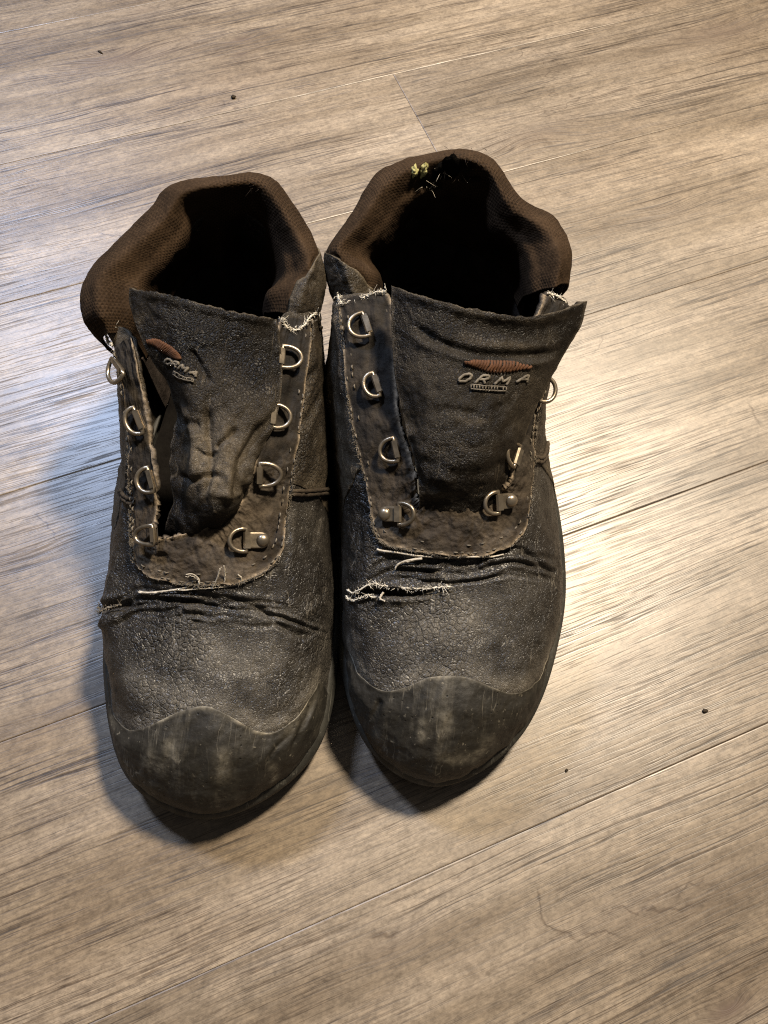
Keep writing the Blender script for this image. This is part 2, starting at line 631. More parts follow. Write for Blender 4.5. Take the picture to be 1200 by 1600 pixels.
# ------------------------------------------------------------------ floor of wood-look planks
PA = R_(28.0)
PD = np.array([math.cos(PA), math.sin(PA)])
PN = np.array([-math.sin(PA), math.cos(PA)])
floor = bpy.data.objects.new('floor', None)
COL.objects.link(floor)
floor['kind'] = 'structure'
floor.rotation_euler = (0, 0, PA)          # floor axes: x along the planks, y across


def floor_xy(px, py):
    q = at(px, py)[:2]
    return float(q @ PD), float(q @ PN)


# (photo position, half length, half width, strength, darkness) of the knots in the wood print
KNOTS = [((178, 95), 0.045, 0.010, 0.0088, 0.55), ((375, 62), 0.012, 0.004, 0.0033, 0.6), ((376, 86), 0.008, 0.003, 0.0022, 0.5),
         ((835, 212), 0.040, 0.012, -0.0099, 0.35), ((1125, 50), 0.050, 0.014, 0.0110, 0.45), ((1040, 330), 0.030, 0.010, 0.0055, 0.22),
         ((620, 1475), 0.022, 0.008, 0.0022, 0.25), ((1140, 1578), 0.012, 0.004, 0.0044, 0.9), ((95, 1108), 0.045, 0.012, 0.0028, 0.15),
         ((30, 870), 0.030, 0.010, 0.0028, 0.15), ((1010, 1420), 0.045, 0.012, 0.0017, 0.2), ((225, 15), 0.015, 0.005, 0.0033, 0.3)]


# dark, curly checks in the print that cross the grain: the two ends and the half width
MARKS = [((838, 1388), (843, 1436), 0.0007), ((842, 1436), (902, 1468), 0.0007), ((950, 1426), (1088, 1420), 0.0008), ((912, 1456), (968, 1462), 0.0008), ((1058, 1398), (1100, 1372), 0.0008),
         ((1170, 632), (1185, 665), 0.0008), ((580, 1466), (622, 1458), 0.0008), ((700, 1372), (745, 1350), 0.0006), ((60, 800), (95, 850), 0.0005), ((150, 365), (215, 375), 0.0006), ((925, 552), (945, 525), 0.0006)]


def floor_mat():
    t = NT('grey_oak_print')
    tc = t.new('ShaderNodeTexCoord')
    tc.object = floor
    sep = t.new('ShaderNodeSeparateXYZ')
    t.put(sep.inputs[0], tc.outputs['Object'])
    X, Y = sep.outputs[0], sep.outputs[1]
    oi = t.new('ShaderNodeObjectInfo')
    rs = t.new('ShaderNodeSeparateColor')
    t.put(rs.inputs[0], oi.outputs['Color'])
    r1, r2 = rs.outputs[0], rs.outputs[1]
    xx = t.math('ADD', X, t.math('MULTIPLY', r1, 9.0))
    yy = t.math('ADD', Y, t.math('MULTIPLY', r2, 5.0))

    def vec(x, sx, y, sy, z=None):
        c = t.new('ShaderNodeCombineXYZ')
        t.put(c.inputs[0], t.math('MULTIPLY', x, sx))
        t.put(c.inputs[1], t.math('MULTIPLY', y, sy))
        t.put(c.inputs[2], t.math('MULTIPLY', r1, 13.0) if z is None else z)
        return c.outputs[0]
    h = t.math('ADD', yy, t.math('MULTIPLY', t.math('SUBTRACT', t.noise(vec(xx, 1.6, yy, 8), 1, 2), 0.5), 0.022))
    h = t.math('ADD', h, t.math('MULTIPLY', t.math('SUBTRACT', t.noise(vec(xx, 8, yy, 30), 1, 2), 0.5), 0.0034))
    h = t.math('ADD', h, t.math('MULTIPLY', t.math('SUBTRACT', t.noise(vec(xx, 60, yy, 90), 1, 2), 0.5), 0.0006))
    dark = None
    for (p, a, b, amp, dk) in KNOTS:
        kx, ky = floor_xy(*p)
        dx = t.math('MULTIPLY', t.math('SUBTRACT', X, kx), 1 / a)
        dy = t.math('MULTIPLY', t.math('SUBTRACT', Y, ky), 1 / b)
        g = t.math('EXPONENT', t.math('MULTIPLY', t.math('ADD', t.math('MULTIPLY', dx, dx), t.math('MULTIPLY', dy, dy)), -1.0))
        h = t.math('ADD', h, t.math('MULTIPLY', g, amp))
        gd = t.math('MULTIPLY', t.math('ADD', t.math('MULTIPLY', t.math('POWER', g, 2.2), 0.7), t.math('MULTIPLY', t.math('POWER', g, 0.45), 0.35)), dk)
        dark = gd if dark is None else t.math('MAXIMUM', dark, gd)
    mark = None
    wob = t.math('MULTIPLY', t.math('SUBTRACT', t.noise(vec(X, 120, Y, 120, 0.3), 1, 2), 0.5), 0.010)
    for (p, q, wdt) in MARKS:
        a, b = np.array(floor_xy(*p)), np.array(floor_xy(*q))
        L = np.linalg.norm(b - a)
        u, m = (b - a) / L, (a + b) / 2
        rx, ry = t.math('SUBTRACT', X, m[0]), t.math('SUBTRACT', Y, m[1])
        du = t.math('MULTIPLY', t.math('ADD', t.math('MULTIPLY', rx, u[0]), t.math('MULTIPLY', ry, u[1])), 1.9 / L)
        dv = t.math('MULTIPLY', t.math('ADD', wob, t.math('SUBTRACT', t.math('MULTIPLY', ry, u[0]), t.math('MULTIPLY', rx, u[1]))), 1 / wdt)
        du = t.math('POWER', t.math('ABSOLUTE', du), 6.0)
        g = t.math('EXPONENT', t.math('MULTIPLY', t.math('ADD', du, t.math('MULTIPLY', dv, dv)), -1.0))
        mark = g if mark is None else t.math('MAXIMUM', mark, g)
    tone = t.noise(vec(xx, 3.0, h, 34), 1, 5, 0.62)
    tone2 = t.noise(vec(xx, 1.6, h, 9), 1, 3, 0.6)
    band = t.noise(vec(xx, 5.0, h, 300), 1, 5, 0.7)
    pore = t.noise(vec(xx, 26.0, h, 1050), 1, 2, 0.6)
    pore2 = t.noise(vec(xx, 60.0, h, 2000), 1, 2, 0.6)
    weath = t.noise(vec(xx, 110, h, 260), 1, 5, 0.75)
    gran = t.noise(vec(xx, 420, yy, 620), 1, 3, 0.7)
    patchy = t.noise(vec(xx, 7, yy, 14), 1, 3, 0.6)
    poreM = t.ramp(t.noise(vec(xx, 6, h, 45), 1, 2), [(0.36, 0.30), (0.58, 1.0)])
    poreL = t.math('MULTIPLY', t.ramp(pore, [(0.37, 1.0), (0.455, 0.0)]), poreM)
    ln = t.math('ABSOLUTE', t.math('SUBTRACT', t.noise(vec(xx, 3.4, h, 250), 1, 2, 0.5), 0.5))
    lnM = t.ramp(t.noise(vec(xx, 5, h, 30), 1, 3), [(0.46, 0.0), (0.56, 1.0)])
    line = t.math('MULTIPLY', t.ramp(ln, [(0.0, 1.0), (0.030, 0.0)]), lnM)
    l2 = t.math('ABSOLUTE', t.math('SUBTRACT', t.noise(vec(xx, 7.0, h, 480), 1, 2, 0.5), 0.5))
    l2M = t.ramp(t.noise(vec(xx, 8, h, 26), 1, 2), [(0.44, 0.0), (0.56, 1.0)])
    line2 = t.math('MULTIPLY', t.ramp(l2, [(0.0, 1.0), (0.040, 0.0)]), l2M)
    # short wavy checks across the grain
    ck = t.math('ABSOLUTE', t.math('SUBTRACT', t.noise(vec(xx, 34, h, 60), 1, 2, 0.5), 0.5))
    ckM = t.ramp(t.noise(vec(xx, 9, yy, 16), 1, 2), [(0.62, 0.0), (0.70, 1.0)])
    check = t.math('MULTIPLY', t.ramp(ck, [(0.0, 1.0), (0.016, 0.0)]), ckM)
    speck = t.noise(vec(xx, 700, yy, 1000), 1, 3, 0.6)
    c = t.ramp(tone, [(0.28, (0.108, 0.079, 0.051)), (0.45, (0.180, 0.139, 0.094)), (0.60, (0.246, 0.195, 0.138)), (0.76, (0.302, 0.245, 0.178))])
    grey = t.ramp(tone2, [(0.35, 0.0), (0.65, 1.0)])
    c = t.mix(t.math('MULTIPLY', grey, 0.45), c, t.mix(1.0, c, (0.90, 0.96, 1.10), 'MULTIPLY'))
    c = t.mix(t.ramp(band, [(0.34, 0.16), (0.50, 0.0)]), c, t.mix(1.0, c, (0.52, 0.47, 0.42), 'MULTIPLY'))
    c = t.mix(t.ramp(band, [(0.62, 0.0), (0.82, 0.25)]), c, (0.42, 0.36, 0.29))
    c = t.mix(1.0, c, t.ramp(weath, [(0.30, (0.62, 0.60, 0.58)), (0.50, (1.0, 1.0, 1.0)), (0.70, (1.28, 1.27, 1.25))]), 'MULTIPLY')
    c = t.mix(1.0, c, t.ramp(gran, [(0.30, (0.76, 0.75, 0.74)), (0.50, (1.0, 1.0, 1.0)), (0.70, (1.20, 1.20, 1.20))]), 'MULTIPLY')
    c = t.mix(1.0, c, t.ramp(patchy, [(0.32, (0.82, 0.79, 0.76)), (0.55, (1.0, 1.0, 1.0)), (0.75, (1.10, 1.10, 1.10))]), 'MULTIPLY')
    c = t.mix(1.0, c, t.ramp(rs.outputs[2], [(0.0, (0.86, 0.85, 0.84)), (1.0, (1.12, 1.12, 1.12))]), 'MULTIPLY')
    c = t.mix(t.math('MULTIPLY', poreL, 0.70), c, t.mix(1.0, c, (0.30, 0.25, 0.21), 'MULTIPLY'))
    c = t.mix(t.ramp(pore2, [(0.30, 0.45), (0.50, 0.0)]), c, t.mix(1.0, c, (0.55, 0.5, 0.45), 'MULTIPLY'))
    c = t.mix(t.math('MULTIPLY', line, 0.95), c, t.mix(1.0, c, (0.20, 0.16, 0.13), 'MULTIPLY'))
    c = t.mix(t.math('MULTIPLY', line2, 0.90), c, t.mix(1.0, c, (0.30, 0.25, 0.21), 'MULTIPLY'))
    c = t.mix(t.math('MULTIPLY', check, 0.6), c, t.mix(1.0, c, (0.30, 0.24, 0.20), 'MULTIPLY'))
    c = t.mix(t.ramp(speck, [(0.3, 0.22), (0.7, 0.0)]), c, t.mix(1.0, c, (0.6, 0.6, 0.6), 'MULTIPLY'))
    c = t.mix(t.math('MULTIPLY', mark, 0.75), c, t.mix(1.0, c, (0.34, 0.28, 0.23), 'MULTIPLY'))
    c = t.mix(dark, c, (0.085, 0.058, 0.042))
    hh = t.math('SUBTRACT', t.math('MULTIPLY', band, 0.55), t.math('ADD', t.math('MULTIPLY', poreL, 0.55), t.math('ADD', t.math('MULTIPLY', line, 0.9), t.math('ADD', t.math('MULTIPLY', line2, 0.6), t.math('MULTIPLY', check, 0.5)))))
    hh = t.math('ADD', hh, t.math('MULTIPLY', speck, 0.10))
    n = t.bump(hh, 0.13, 0.0006)
    rg = t.math('ADD', 0.34, t.math('ADD', t.math('MULTIPLY', poreL, 0.2), t.math('MULTIPLY', tone, 0.10)))
    return t.done(c, rg, n, Specular_IOR_Level=0.68)


FLOOR_MAT = floor_mat()


def plank_mesh(L, Wd):
    b, g, T = 0.0006, 0.00010, 0.004
    V, F = [], []
    for (ins, z) in ((b + g, 0.0), (b * 0.35 + g, -0.00012), (g, -0.00026), (g, -T)):
        V += [(ins, ins, z), (L - ins, ins, z), (L - ins, Wd - ins, z), (ins, Wd - ins, z)]
    F.append((0, 1, 2, 3))
    for k in range(3):
        for j in range(4):
            j2 = (j + 1) % 4
            F.append((k * 4 + j, (k + 1) * 4 + j, (k + 1) * 4 + j2, k * 4 + j2))
    me = bpy.data.meshes.new('plank')
    me.from_pydata(V, [], F)
    me.update()
    me.materials.append(FLOOR_MAT)
    return me


EDGE = [-0.029, 0.109, 0.2485, 0.3855, 0.508]
while EDGE[0] > -1.3:
    EDGE.insert(0, EDGE[0] - 0.138)
while EDGE[-1] < 2.2:
    EDGE.append(EDGE[-1] + 0.138)
PL = 0.92
SEAM = {0.3855: 0.2300}
mcache = {}
prng = random.Random(5)
for y0, y1 in zip(EDGE[:-1], EDGE[1:]):
    s0 = SEAM.get(round(y0, 4))
    if s0 is None:
        s0 = prng.choice([-0.36, -0.42, -0.50, 0.62, 0.56])     # end joints kept clear of the spot in view
    k0 = math.floor((-1.7 - s0) / PL)
    for k in range(k0, k0 + 5):
        key = round(y1 - y0, 4)
        if key not in mcache:
            mcache[key] = plank_mesh(PL, y1 - y0)
        o = bpy.data.objects.new('plank', mcache[key])
        COL.objects.link(o)
        o.parent = floor
        o.location = (s0 + k * PL, y0, prng.uniform(-0.00005, 0.00005))
        o.color = (prng.random(), prng.random(), prng.uniform(0.25, 0.75), 1)
        if y0 == 0.3855:
            o.color[2] = 0.12 if k == 0 else 0.85
sub = bpy.data.meshes.new('subfloor')
sub.from_pydata([(-2.2, -1.6, -0.0045), (3.3, -1.6, -0.0045), (3.3, 2.6, -0.0045), (-2.2, 2.6, -0.0045)], [], [(0, 1, 2, 3)])
sub.materials.append(NT('dark_subfloor').done((0.03, 0.025, 0.02), 0.9))
o = bpy.data.objects.new('subfloor', sub)
COL.objects.link(o)
o.parent = floor

# ------------------------------------------------------------------ boots
def A(t):
    """control point: photo position + height in mm"""
    return at(t[0], t[1], t[2] / 1000.0)


def W(x, y, z):
    return ('w', x, y, z)


def P3(t):
    return np.array(t[1:], float) if t[0] == 'w' else A(t)


# upper: 18 columns clockwise from the toe, 7 rows from the sole edge to the throat
L_UP = [
    [(338, 1266, 18), (338, 1249, 34), (335, 1194, 51), (328, 1104, 62), (318, 1000, 67), (320, 914, 77), (308, 828, 86)],      # toe
    [(212, 1212, 18), (206, 1190, 33), (215, 1150, 47), (228, 1085, 57), (245, 1000, 63), (262, 908, 74), (262, 840, 85)],
    [(172, 1058, 20), (166, 1030, 35), (161, 995, 46), (166, 962, 56), (196, 930, 63), (214, 880, 72), (240, 836, 84)],
    [(178, 930, 24), (170, 905, 42), (172, 878, 54), (179, 848, 64), (190, 820, 73), (207, 790, 82), (246, 775, 91)],
    [W(-.141, .160, .024), W(-.1425, .160, .044), (186, 785, 66), (191, 750, 78), (196, 715, 89), (201, 672, 99), (230, 655, 104)],
    [W(-.139, .197, .024), W(-.1405, .198, .046), W(-.141, .198, .066), W(-.139, .199, .084), (186, 590, 100), (182, 545, 113), (208, 528, 119)],
    [W(-.138, .220, .024), W(-.1405, .220, .046), W(-.1425, .220, .068), W(-.1425, .220, .086), W(-.143, .220, .098), W(-.146, .2165, .106), W(-.147, .217, .110)],
    [W(-.137, .243, .024), W(-.139, .243, .046), W(-.140, .242, .068), W(-.139, .242, .086), W(-.139, .242, .098), W(-.142, .241, .106), W(-.143, .241, .109)],
    [W(-.134, .272, .024), W(-.137, .273, .046), W(-.137, .272, .068), W(-.133, .270, .086), W(-.127, .268, .100), W(-.124, .268, .108), W(-.124, .268, .112)],
    [W(-.104, .298, .024), W(-.105, .302, .046), W(-.105, .302, .068), W(-.103, .298, .086), W(-.101, .293, .102), W(-.100, .291, .112), W(-.100, .290, .117)],
    [W(-.070, .285, .024), W(-.068, .287, .046), W(-.068, .286, .068), W(-.070, .283, .086), W(-.072, .281, .100), W(-.073, .281, .108), W(-.073, .281, .112)],
    [W(-.055, .262, .024), W(-.052, .263, .046), W(-.051, .262, .068), W(-.050, .262, .086), W(-.050, .262, .096), W(-.049, .262, .103), W(-.050, .262, .107)],
    [W(-.047, .235, .024), W(-.044, .236, .046), W(-.043, .236, .068), W(-.043, .236, .082), W(-.044, .236, .092), W(-.045, .236, .102), W(-.0465, .236, .107)],
    [W(-.040, .210, .024), W(-.037, .210, .044), W(-.037, .211, .064), W(-.0385, .212, .080), (500, 540, 98), (488, 498, 112), (437, 500, 119)],
    [(513, 755, 26), (514, 742, 45), (512, 725, 59), (507, 712, 72), (491, 700, 85), (463, 690, 96), (402, 688, 104)],
    [(522, 862, 24), (516, 842, 42), (508, 824, 54), (496, 806, 65), (477, 790, 75), (451, 776, 85), (384, 766, 93)],
    [(526, 985, 22), (517, 972, 38), (504, 958, 50), (484, 940, 60), (460, 912, 69), (437, 868, 77), (362, 798, 89)],
    [(483, 1170, 18), (476, 1150, 33), (458, 1128, 47), (432, 1072, 58), (410, 995, 66), (385, 907, 77), (338, 814, 87)],
]
R_UP = [
    [(690, 1216, 18), (690, 1202, 34), (696, 1142, 52), (706, 1063, 63), (712, 960, 69), (705, 868, 80), (712, 775, 93)],
    [(588, 1165, 18), (582, 1142, 33), (592, 1097, 48), (607, 1042, 59), (622, 950, 66), (632, 858, 78), (672, 778, 91)],
    [(541, 1035, 22), (540, 1012, 38), (546, 985, 50), (557, 955, 59), (572, 905, 67), (590, 838, 77), (652, 776, 91)],
    [(533, 905, 24), (533, 880, 42), (537, 855, 54), (546, 828, 64), (559, 800, 73), (577, 766, 83), (648, 728, 98)],
    [(528, 765, 26), (526, 748, 46), (526, 728, 60), (528, 706, 74), (536, 682, 87), (550, 652, 97), (622, 632, 106)],
    [W(-.037, .214, .024), W(-.0385, .215, .046), W(-.039, .216, .066), W(-.038, .217, .084), (522, 520, 104), (530, 474, 114), (607, 460, 121)],
    [W(-.035, .240, .024), W(-.037, .240, .046), W(-.038, .240, .068), W(-.037, .240, .084), W(-.0365, .240, .094), W(-.036, .240, .102), W(-.035, .240, .107)],
    [W(-.029, .268, .024), W(-.031, .268, .046), W(-.032, .268, .068), W(-.031, .268, .086), W(-.031, .268, .097), W(-.032, .268, .104), W(-.031, .268, .108)],
    [W(-.018, .305, .024), W(-.021, .306, .046), W(-.021, .306, .068), W(-.019, .305, .086), W(-.017, .304, .100), W(-.016, .304, .109), W(-.0155, .304, .113)],
    [W(.018, .338, .024), W(.018, .342, .046), W(.018, .342, .068), W(.018, .338, .086), W(.018, .334, .102), W(.018, .332, .113), W(.018, .331, .118)],
    [W(.050, .313, .024), W(.054, .314, .046), W(.054, .313, .068), W(.051, .311, .086), W(.047, .309, .100), W(.045, .309, .108), W(.044, .309, .112)],
    [W(.063, .285, .024), W(.066, .286, .046), W(.067, .286, .068), W(.066, .286, .086), W(.066, .286, .097), W(.069, .286, .104), W(.069, .286, .108)],
    [W(.068, .257, .024), W(.071, .257, .046), W(.072, .257, .068), W(.072, .257, .084), W(.073, .257, .094), W(.077, .257, .102), W(.077, .257, .107)],
    [W(.072, .232, .024), W(.075, .232, .044), W(.075, .232, .066), W(.075, .233, .084), (872, 530, 100), (884, 482, 112), (850, 462, 122)],
    [(846, 715, 26), (850, 703, 45), (852, 690, 60), (851, 678, 74), (845, 668, 87), (836, 655, 98), (800, 655, 106)],
    [(874, 858, 24), (873, 838, 42), (870, 818, 54), (862, 796, 65), (849, 770, 76), (829, 742, 88), (793, 748, 96)],
    [(868, 988, 20), (872, 972, 37), (871, 955, 49), (860, 928, 59), (842, 888, 69), (817, 828, 80), (772, 766, 93)],
    [(806, 1142, 18), (812, 1120, 33), (812, 1090, 47), (802, 1042, 58), (788, 958, 68), (768, 865, 80), (745, 770, 93)],
]
# collar: 11 columns from the image-left front round the heel to the right front;
# rows: outer bulge, crest, inner edge, deep (the seam row is added below)
L_COL = [
    [(158, 532, 108), (172, 522, 117), (200, 520, 118), (220, 545, 100)],
    [(129, 497, 116), (158, 484, 125), (212, 488, 120), (236, 505, 98)],
    [(128, 445, 117), (160, 435, 127), (218, 448, 121), (248, 470, 98)],
    [(165, 393, 117), (196, 398, 126), (246, 418, 120), (268, 440, 95)],
    [(233, 328, 118), (256, 345, 126), (285, 378, 119), (298, 405, 92)],
    [(264, 291, 124), (286, 305, 131), (308, 338, 123), (318, 372, 92)],
    [(340, 277, 127), (346, 292, 134), (350, 328, 124), (350, 372, 92)],
    [(420, 275, 125), (408, 292, 132), (393, 328, 123), (384, 372, 92)],
    [(474, 343, 118), (454, 355, 126), (428, 374, 118), (412, 398, 92)],
    [(504, 415, 114), (482, 415, 124), (445, 425, 118), (428, 442, 94)],
    [(501, 468, 112), (470, 452, 122), (420, 455, 117), (412, 472, 97)],
    [(486, 500, 108), (455, 494, 114), (422, 488, 113), (412, 492, 97)],
]
R_COL = [
    [(530, 470, 107), (556, 466, 113), (582, 455, 113), (592, 465, 96)],
    [(514, 432, 112), (545, 424, 121), (582, 425, 117), (596, 440, 96)],
    [(509, 394, 114), (532, 388, 124), (568, 398, 118), (588, 415, 94)],
    [(546, 338, 118), (564, 350, 126), (592, 370, 119), (610, 395, 92)],
    [(590, 270, 123), (608, 288, 130), (634, 318, 122), (650, 352, 92)],
    [(655, 244, 127), (668, 258, 133), (684, 296, 124), (692, 340, 92)],
    [(718, 234, 129), (718, 250, 135), (718, 290, 125), (718, 336, 92)],
    [(772, 250, 126), (762, 268, 132), (750, 304, 123), (744, 345, 92)],
    [(812, 306, 119), (796, 322, 127), (772, 352, 119), (760, 380, 92)],
    [(872, 345, 117), (852, 362, 126), (812, 385, 119), (792, 405, 92)],
    [(894, 398, 116), (872, 405, 126), (826, 418, 119), (806, 432, 94)],
    [(888, 446, 113), (866, 450, 121), (832, 458, 117), (815, 468, 97)],
]
L_TON = [
    [(203, 450, 136), (255, 459, 139), (318, 476, 137), (380, 490, 133), (432, 499, 126)],
    [(203, 480, 131), (260, 500, 134), (322, 512, 133), (385, 522, 128), (438, 535, 121)],
    [(230, 548, 121), (280, 560, 125), (328, 572, 124), (385, 585, 120), (441, 596, 113)],
    [(272, 628, 108), (300, 632, 117), (335, 640, 117), (382, 652, 114), (428, 662, 107)],
    [(268, 705, 97), (300, 706, 109), (335, 710, 111), (372, 716, 109), (407, 705, 102)],
    [(272, 765, 90), (300, 766, 101), (330, 770, 106), (362, 774, 102), (388, 762, 96)],
    [(262, 808, 86), (295, 816, 93), (330, 814, 97), (358, 804, 97), (378, 790, 94)],
    [(254, 850, 72), (292, 850, 73), (330, 842, 74), (360, 832, 74), (380, 818, 74)],
]
R_TON = [
    [(612, 447, 139), (675, 468, 144), (750, 486, 143), (835, 494, 137), (918, 470, 128)],
    [(611, 485, 134), (675, 512, 139), (750, 526, 138), (832, 530, 132), (907, 512, 123)],
    [(614, 560, 125), (675, 582, 131), (748, 592, 131), (820, 590, 125), (874, 566, 116)],
    [(626, 640, 115), (680, 656, 121), (740, 662, 121), (795, 655, 117), (838, 636, 109)],
    [(645, 712, 106), (690, 724, 110), (735, 727, 111), (775, 718, 108), (810, 700, 102)],
    [(655, 762, 98), (690, 766, 100), (730, 767, 100), (765, 762, 99), (793, 745, 97)],
    [(655, 800, 88), (690, 804, 90), (730, 804, 90), (765, 800, 89), (790, 785, 88)],
]


def creases(S, base, n, spread, wob, seed):
    """a bundle of wandering flex creases round a measured base line"""
    r = np.random.default_rng(int(seed * 100))
    out = []
    for k in range(n):
        f0 = r.uniform(0.0, 0.65)
        f1 = min(1.0, f0 + r.uniform(0.18, 0.55))
        q = np.linspace(f0, f1, 14)
        kx = np.linspace(0, 1, len(base))
        bx = np.interp(q, kx, [b[0] for b in base])
        by = np.interp(q, kx, [b[1] for b in base])
        off = r.normal() * spread
        by = by + off + wob * np.cumsum(r.normal(size=14)) * 0.35
        out.append((S.trace(list(zip(bx, by))), r.uniform(0.25, 0.85), r.uniform(0.0007, 0.0014)))
    return out


def build_boot(side, root, D):
    UP = Surf([[P3(p) for p in c] for c in D['up']], True)
    ctr = np.array(root.location)

    # ---- base upper in two pieces: vamp (front) and quarter (rear)
    dispf = []
    for poly, dep, wd in creases(UP, D['crease'], 46, D['crease_spread'], 3.0, D['seed']):
        dispf.append((poly, -dep * 0.0011, wd))
    for (pl, dep, wd) in D['grooves']:
        dispf.append((UP.trace(pl, 24), -dep, wd))

    def displace(G, N, ids, amp=0.0006):
        V = G.reshape(-1, 3)
        d = amp * fbm(V * 120 + D['seed'], 4).ravel() + amp * 1.6 * perlin(V * 45 + D['seed']).ravel()
        if ids:
            for poly, dep, wd in dispf:
                lo, hi = poly.min(0) - 0.006, poly.max(0) + 0.006
                m = np.where(((V > lo) & (V < hi)).all(1))[0]
                if len(m) == 0:
                    continue
                e, a = seg_dist(V[m], poly)
                d[m] += dep * np.exp(-(e / wd) ** 2) * np.clip(np.minimum(a, 1 - a) * 6, 0.0, 1)
                if dep < 0:
                    d[m] += -0.35 * dep * np.exp(-((e - 2.1 * wd) / wd) ** 2) * np.clip(np.minimum(a, 1 - a) * 6, 0.0, 1)
        return G + N * d.reshape(G.shape[:2])[..., None]

    def patch(t0, t1, nt, s0, s1, ns, off=0.0, th=0.002, ids=False, amp=0.0006, edge=0.0):
        t = np.linspace(t0, t1, nt)
        q = np.linspace(0, 1, ns)
        s0a = np.broadcast_to(s0(t) if callable(s0) else s0, (nt,))
        s1a = np.broadcast_to(s1(t) if callable(s1) else s1, (nt,))
        T = np.repeat(t[:, None], ns, 1)
        S = s0a[:, None] * (1 - q) + s1a[:, None] * q
        Ac = cr_weights(UP.m, T.ravel(), True)
        Bc = cr_weights(UP.n, S.ravel(), False)
        G = np.einsum('kj,kjd->kd', Bc, np.einsum('ki,ijd->kjd', Ac, UP.P)).reshape(nt, ns, 3)
        N = grid_normals(G)
        offa = off if np.isscalar(off) else off(T, q[None, :])
        G = G + N * np.asarray(offa)[..., None] if not np.isscalar(offa) else G + N * offa
        G = displace(G, N, ids, amp)
        return G, grid_normals(G), T, S

    tS = D['seam_r']          # column where the right-hand seam runs
    tL = D['seam_l'] + 18
    G, N, T, S = patch(tS, tL, 620, 0.0, 5.35, 200, 0.0, ids=True)
    V, F = shell(G, N, 0.0022)
    wv = np.zeros(len(V))
    k = G.shape[0] * G.shape[1]
    for pl, amt, wd in D['scuffs']:
        e, a = seg_dist(V[:k], UP.trace(pl, 16))
        wv[:k] = np.maximum(wv[:k], amt * np.exp(-(e / wd) ** 2))
    cb_ = UP.trace([(x, y - 9) for x, y in D['cap']], 60)
    e, a = seg_dist(V[:k], cb_)
    gn = fbm(V[:k] * 70 + 9.0, 3)
    wv[:k] = np.maximum(wv[:k], np.exp(-(e / 0.0045) ** 2) * (0.30 + 0.35 * sstep(-0.2, 0.5, gn)))
    vamp = mesh_obj('vamp', V, F, M['vamp'], root, attr={'wear': wv})
    G, N, T, S = patch(tL - 18 - 0.02, tS + 0.02, 420, 0.0, 6.0, 120, 0.0004, ids=True, amp=0.0008)
    V, F = shell(G, N, 0.0022)
    mesh_obj('quarter', V, F, M['quarter'], root, attr={'wear': np.zeros(len(V))})

    # ---- U-shaped eyestay facing, lying on the vamp and quarters
    def foff(T, q):
        return 0.0016 + 0.0010 * fbm(np.stack([T * 3, q * 4 + 0 * T, 0 * T + D['seed']], -1), 3) * (0.4 + q)
    def fs0(t):
        return 5.0 + 0.012 * np.sin(t * 9.0) + 0.02 * perlin(np.stack([t * 6, t * 0, t * 0 + D['seed']], -1))
    G, N, T, S = patch(13.0, 23.0, 460, fs0, 6.0, 90, foff, ids=False, amp=0.0009)
    V, F = shell(G, N, 0.0026)
    q = np.broadcast_to(np.linspace(0, 1, 90)[None, :], G.shape[:2])
    wv = np.maximum(np.exp(-(q / 0.045) ** 2) * 0.9, 0.75 * np.exp(-((1 - q) / 0.05) ** 2)).ravel()
    facing = mesh_obj('eyestay_facing', V, F, M['facing'], root, attr={'wear': np.concatenate([wv, wv * 0]), 'flap_dark': np.tile((0.9 * sstep(2.2, 3.9, np.abs(T - 18.0))).ravel(), 2)})  # facing colour gets darker up the flaps, away from the toe

    # stitching: two rows of single stitches inside the outer edge
    st = MB()
    for srow, gap, drop in ((5.06, 0.0, 0.45), (5.20, 0.5, 0.6)):
        tt = np.linspace(13.05, 22.95, 2400)
        Pl = UP.pts(tt, np.full_like(tt, srow))
        Nl = UP.nrm(tt, np.full_like(tt, srow))
        L = np.concatenate([[0], np.cumsum(np.linalg.norm(np.diff(Pl, axis=0), axis=1))])
        step = 0.0031
        for a in np.arange(gap * step, L[-1] - step, step):
            if rng.random() < drop:
                continue
            qq = np.linspace(a, a + step * 0.78, 4)
            pts = np.stack([np.interp(qq, L, Pl[:, j]) for j in range(3)], 1)
            nn = np.stack([np.interp(qq, L, Nl[:, j]) for j in range(3)], 1)
            lift = np.array([0.0012, 0.0020, 0.0020, 0.0012])[:, None] + 0.0006
            st.tube(pts + nn * (lift - 0.0006 * rng.random()) + rng.normal(size=3) * 0.00018, np.array([0.0002, 0.00040, 0.00040, 0.0002]) * rng.uniform(0.6, 1.25), 5)
    tt = np.linspace(13.05, 22.95, 2400)
    Pl = UP.pts(tt, np.full_like(tt, 5.0))
    Nl = UP.nrm(tt, np.full_like(tt, 5.0))
    for i in rng.integers(0, 2399, 2600):
        if perlin(np.array([tt[i] * 3.0, 0.5, D['seed']])) < -0.12:
            continue
        td = Pl[min(i + 1, 2399)] - Pl[i - 1 if i else 0]
        td /= np.linalg.norm(td) + 1e-9
        st.fibre(Pl[i] + Nl[i] * rng.uniform(0.0008, 0.0024) + rng.normal(size=3) * 0.0002, td * rng.normal() + rng.normal(size=3) * 0.6, rng.uniform(0.0005, 0.0014), rng.uniform(0.00012, 0.00026), 0.8)
    st.obj('stitching', M['thread_dark'], facing)

    # ---- rubber toe cap with its wavy top edge
    tsv = np.array([UP.inv(x, y) for x, y in D['cap']])
    tsv[:, 0] = np.where(tsv[:, 0] < 9, tsv[:, 0] + 18, tsv[:, 0])
    od = np.argsort(tsv[:, 0])
    ct, cs = tsv[od, 0], tsv[od, 1]

